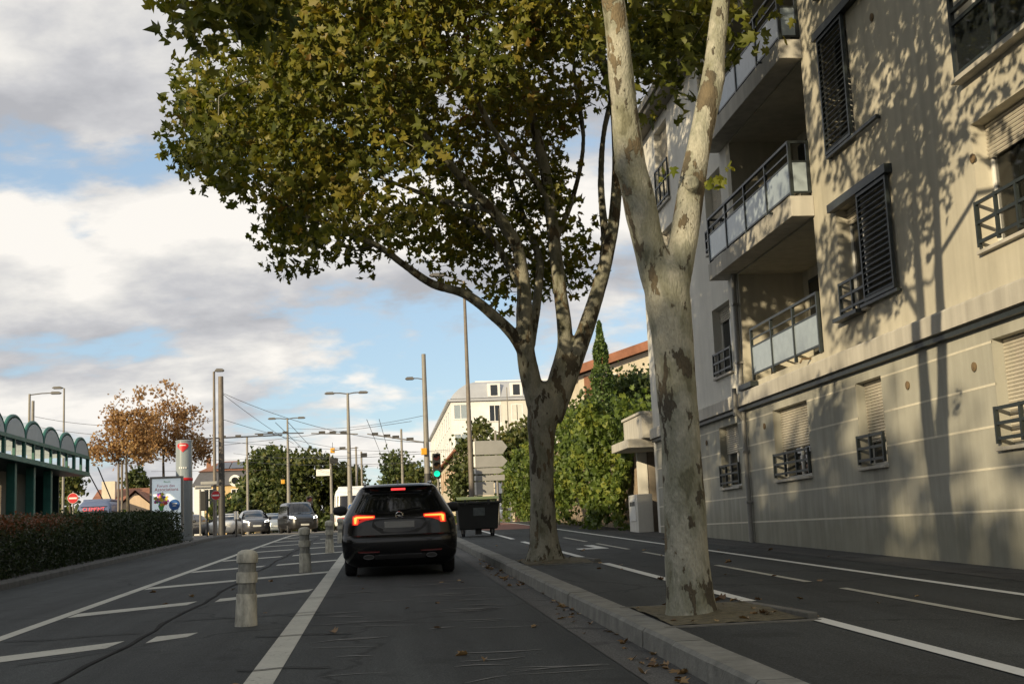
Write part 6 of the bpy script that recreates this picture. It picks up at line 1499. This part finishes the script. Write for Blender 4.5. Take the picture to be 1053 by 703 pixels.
# lower cream house with pinkish side by the traffic light
HX0, HY0 = 5.95, 94; zh = at(472, 463, HY0)[2]; zg = g(94); ch = thing('cream_house', 'cream house with brown shutters along the street, behind the traffic light', 'house', (HX0 + 4, HY0 + 14, zg))
m = MB(); m.box((HX0, HY0, zg - .5), (HX0 + 2.6, HY0 + 29, zh)); m.prism([(HX0, zh), (HX0 + 2.6, zh), (HX0 + 1.3, zh + .6)], lambda x, z: (x, HY0, z), lambda x, z: (x, HY0 + 29, z)); m.build('wall', 'far_cream', ch)
m = MB(); m.prism([(HX0 - .4, zh - .1), (HX0 + 1.3, zh + .66), (HX0 + 3.0, zh - .1), (HX0 + 3.0, zh + .05), (HX0 + 1.3, zh + .82), (HX0 - .4, zh + .06)], lambda x, z: (x, HY0 - .4, z), lambda x, z: (x, HY0 + 29.4, z)); m.build('roof', 'roof_tile', ch)
for k in range(8):
    for z in (zh - 2.2, zh - 5.0): winx(ch, HY0 + 1.5 + 3.4 * k, HY0 + 2.8 + 3.4 * k, z, z + 1.6, HX0, 'brown_shutter', 'far_pink')
win(ch, HX0 + .8, HX0 + 1.7, zh - 2.4, zh - .9, HY0)
# house behind the garden trees on the right
c = at(640, 380, 74); zt = at(672, 352, 74)[2]; zl2 = at(600, 383, 74)[2]; hs = thing('garden_house', 'cream house with terracotta tiled roof behind the cypress', 'house', (15, 78, g(78)))
m = MB(); m.box((12.0, 74, g(74)), (22, 84, zl2 - .2)); m.prism([(12, zl2 - .2), (22, zl2 - .2), (17, zt - .3)], lambda x, z: (x, 74, z), lambda x, z: (x, 84, z)); m.build('wall', 'far_cream', hs)
m = MB(); m.prism([(11.3, zl2 - .3), (17, zt - .25), (22.7, zl2 - .3), (22.7, zl2 + .2), (17, zt + .3), (11.3, zl2 + .2)], lambda x, z: (x, 73.4, z), lambda x, z: (x, 84.6, z)); m.build('roof', 'roof_tile', hs)
win(hs, 13, 14.2, zl2 - 1.6, zl2 - .2, 74, shut='brown_shutter')
# lit low wall and pier at the far corner of the right pavement
wl = thing('corner_wall', 'low sunlit cream wall closing the corner behind the dumpster', 'wall', (6, 86, g(86))); m = MB(); m.box((4.6, 85.8, g(86)), (7.4, 86.2, g(86) + 1.5)); m.build('masonry', 'far_cream', wl); m = MB(); m.box((4.5, 85.7, g(86) + 1.5), (7.5, 86.3, g(86) + 1.6)); m.build('coping', 'concrete_pale', wl)
# ochre house with slate mansard on the left of the junction
OY = 135; zg = g(OY); xa, xb = at(200, 500, OY)[0], at(262, 500, OY)[0]; zw = at(225, 499, OY)[2]; zm = at(225, 484, OY)[2]; zt = at(225, 474, OY)[2]
oh = thing('ochre_house', 'ochre house with slate mansard, round dormer and solar panels beyond the junction', 'house', ((xa + xb) / 2, OY + 5, zg))
m = MB(); m.box((xa, OY, zg - .5), (xb, OY + 10, zw)); m.build('wall', 'far_ochre', oh)
m = MB(); m.box((xa - .05, OY - .05, zg), (xa + 1.0, OY + .0, zw)); m.build('white_pilaster', 'far_white', oh)  # white strip down the left end of the ochre front
m = MB(); m.add([(xa - .3, OY - .3, zw), (xb + .3, OY - .3, zw), (xb + .3, OY + 10.3, zw), (xa - .3, OY + 10.3, zw), (xa + .5, OY + .6, zm), (xb - .5, OY + .6, zm), (xb - .5, OY + 9.4, zm), (xa + .5, OY + 9.4, zm)], [(0, 1, 5, 4), (1, 2, 6, 5), (2, 3, 7, 6), (3, 0, 4, 7), (4, 5, 6, 7), (3, 2, 1, 0)]); m.build('mansard', 'slate', oh)
m = MB(); m.add([(xa + .3, OY + .4, zm), (xb - .3, OY + .4, zm), (xb - .3, OY + 9.6, zm), (xa + .3, OY + 9.6, zm), (xa + 2.2, OY + 5, zt + .3), (xb - 2.2, OY + 5, zt + .3)], [(0, 1, 5, 4), (2, 3, 4, 5), (1, 2, 5), (3, 0, 4), (3, 2, 1, 0)]); m.build('roof', 'roof_tile', oh)
xs_ = at(237, 478, OY)[0]; n_ = np.array([0, -4.6, -(zt + .3 - zm)]);
m = MB(); k = (zt + .3 - zm) / 4.6
for j in range(2): m.add([(xs_ - 1.7 + 1.5 * j + q, OY + .4 + yy_, zm + k * yy_ + .12) for q, yy_ in ((0, .6), (1.4, .6), (1.4, 3.6), (0, 3.6))], [(0, 1, 2, 3)])
m.build('solar_panel', 'solar', oh)
xd = at(242, 494, OY)[0]; zd = at(242, 494, OY)[2]; m = MB(); m.disc((xd, OY + .6, zd), (0, -1, 0), .6, 20, 1.0); dm = m.build('round_dormer', 'far_white', oh); m = MB(); m.disc((xd, OY - .4, zd), (0, -1, 0), .36, 20, .04); m.build('pane', 'window_glass', dm)
for px in (215, 243): xw = at(px, 512, OY)[0]; zc = at(px, 511, OY)[2]; win(oh, xw - .45, xw + .45, zc - 1.1, zc + .8, OY)
m = MB(); m.box((xa + .7, OY + 4, zm), (xa + 1.15, OY + 4.5, zt + .7)); m.build('chimney', 'brown_shutter', oh)
# red roofed bungalow on the far left
RY = 100; zg = g(RY); xa, xb = at(95, 515, RY)[0], at(158, 515, RY)[0]; ze = at(120, 521, RY)[2]; zt = at(120, 500, RY)[2]
rb = thing('red_roofed_house', 'low house with red tiled roof and gable behind the autumn trees', 'house', ((xa + xb) / 2, RY + 4, zg))
m = MB(); m.box((xa, RY, zg - .5), (xb, RY + 8, ze)); m.build('wall', 'far_cream', rb)
m = MB(); m.add([(xa - .4, RY - .5, ze - .1), (xb + .4, RY - .5, ze - .1), (xb + .4, RY + 4, zt), (xa - .4, RY + 4, zt), (xa - .4, RY + 8.5, ze - .1), (xb + .4, RY + 8.5, ze - .1)], [(0, 1, 2, 3), (3, 2, 5, 4), (0, 3, 4), (1, 5, 2), (4, 5, 1, 0)])
xg = at(141, 515, RY)[0]; m.add([(xg - 1.7, RY - .9, ze - .3), (xg + 1.7, RY - .9, ze - .3), (xg, RY - .9, zt - .35), (xg - 1.7, RY + 3.8, ze - .3), (xg + 1.7, RY + 3.8, ze - .3), (xg, RY + 3.8, zt - .35)], [(0, 2, 5, 3), (2, 1, 4, 5)]); m.build('roof', 'roof_tile', rb)
m = MB(); m.add([(xg - 1.5, RY - .6, zg), (xg + 1.5, RY - .6, zg), (xg + 1.5, RY - .6, ze - .25), (xg, RY - .6, zt - .55), (xg - 1.5, RY - .6, ze - .25)], [(0, 1, 2, 3, 4)]); m.build('gable', 'far_pink', rb)
xq = at(107, 510, RY)[0]; m = MB(); m.box((xq - .5, RY + 1.5, ze), (xq + .5, RY + 2.3, zt + .5)); m.build('chimney', 'far_cream', rb)
win(rb, xb - 3.2, xb - 2.2, zg + .9, zg + 2.0, RY)
# hedges and low greenery that close the view under the far trees
def shrub(label, px0, px1, Y, h, n, mat='leaf_dark', grp='shrubs round the junction'):
    xa, xb = at(px0, 540, Y)[0], at(px1, 540, Y)[0]; T = thing('shrub_row', label, 'shrubs', ((xa + xb) / 2, Y, g(Y)), grp)
    C = []
    for i in range(n):
        x = R.uniform(xa, xb); hh = h * (.75 + .25 * math.sin(x * 1.7) + .12 * math.sin(x * 4.1)); C.append((x, Y + R.uniform(-.7, .7), g(Y) + hh * R.random() ** .6))
    C = np.array(C); leaves('foliage', C, NR.uniform(.2, .42, n), np.clip(.45 + .25 * fbm(C, 1.2, 9) + NR.normal(size=n) * .15, 0, 1), mat, T, SPRAY, .3)
    m = MB()
    for i in range(max(2, int((xb - xa) / 1.2))): x = xa + .4 + i * 1.2; m.tube([(x, Y, g(Y)), (x + .1, Y, g(Y) + h * .6)], [.05, .02], 6)
    m.build('stems', 'bark_dark', T); return T
shrub('dark shrubs under the broad dark tree behind the oncoming cars', 252, 345, 112, 3.2, 2600)
shrub('greenery below the red roofed house behind the hedge', 60, 160, 92, 1.9, 1500, 'leaf_mid')
shrub('low green bushes right of the dark van', 318, 345, 100, 1.6, 700, 'leaf_mid')
shrub('bushes under the conical tree beyond the black car', 385, 450, 130, 3.4, 1500)
shrub('shrubs at the foot of the cream house behind the direction signs', 468, 512, 82, 2.6, 1500, 'leaf_mid')
shrub('dark undergrowth far left behind the shelter', 0, 70, 86, 3.0, 1500)
# distant belt of woods that closes the horizon
C = []
for i in range(14000):
    x = R.uniform(-330, 330); y = R.uniform(270, 300) ; hh = 6.5 + 2.0 * math.sin(x * .05) + 1.6 * math.sin(x * .17 + 1) + 1.0 * math.sin(x * .45); C.append((x, y, g(y) + hh * R.random() ** .55))
C = np.array(C); o = leaves('far_woods', C, NR.uniform(1.2, 2.6, len(C)), np.clip(.45 + .25 * fbm(C, 6, 19) + NR.normal(size=len(C)) * .13, 0, 1), 'leaf_dark', None, SPRAY, .3); o['kind'] = 'stuff'

# ------------------------------------------------------------------ unseen house row, added to cast the shade on road and wall
def occluder_house(label, x0, x1, y0, y1, h, mat):
    zg = g((y0 + y1) / 2); T = thing('occluder_house', label, 'building', ((x0 + x1) / 2, (y0 + y1) / 2, zg), 'unseen houses added to cast shade')
    m = MB(); m.box((x0, y0, zg - 1), (x1, y1, zg + h)); m.build('wall', mat, T)
    m = MB(); m.prism([(x0 - .4, zg + h), (x1 + .4, zg + h), ((x0 + x1) / 2, zg + h + 1.2)], lambda x, z: (x, y0 - .02, z), lambda x, z: (x, y1 + .02, z)); m.build('roof', 'roof_tile', T)
    n = int((y1 - y0) / 3.2)
    for f in range(int(h / 3)):
        for k in range(n):
            y = y0 + 1.2 + 3.2 * k; z = zg + 1.0 + 3 * f; q = MB(); q.box((x1, y, z), (x1 + .04, y + 1.1, z + 1.5)); q.build('window', 'window_glass', T)
occluder_house('unseen beige row house added to shade the road and wall, nearest the shelter', -34, -25, -18, 13, 13.7, 'far_cream')
occluder_house('unseen pale row house added to shade the wall, behind the camera', -34, -25, -52, -18.2, 13.4, 'far_white')

for i, (y, h) in enumerate(((-27, 12.9), (-20.5, 13.2), (-14, 13.9), (-7.5, 14.1), (-1, 14.4))):  # unseen crowns added before the houses to break up the shade edge
    tree('occluder_tree', '%s unseen tree added to soften the shade edge, counted from the shelter' % ('fifth', 'fourth', 'third', 'second', 'first')[i], (-21, y, g(y)), h - 1.5, [(-21, y, h - 4 + g(y), 3.0, 3.0, 3.6), (-21.5, y + 1.5, h - 2.4 + g(y), 2.0, 2.2, 2.4)], 2400, .42, 'leaf_mid', .2, 'unseen trees added to soften the shade edge', SPRAY, 60, sg=.6)
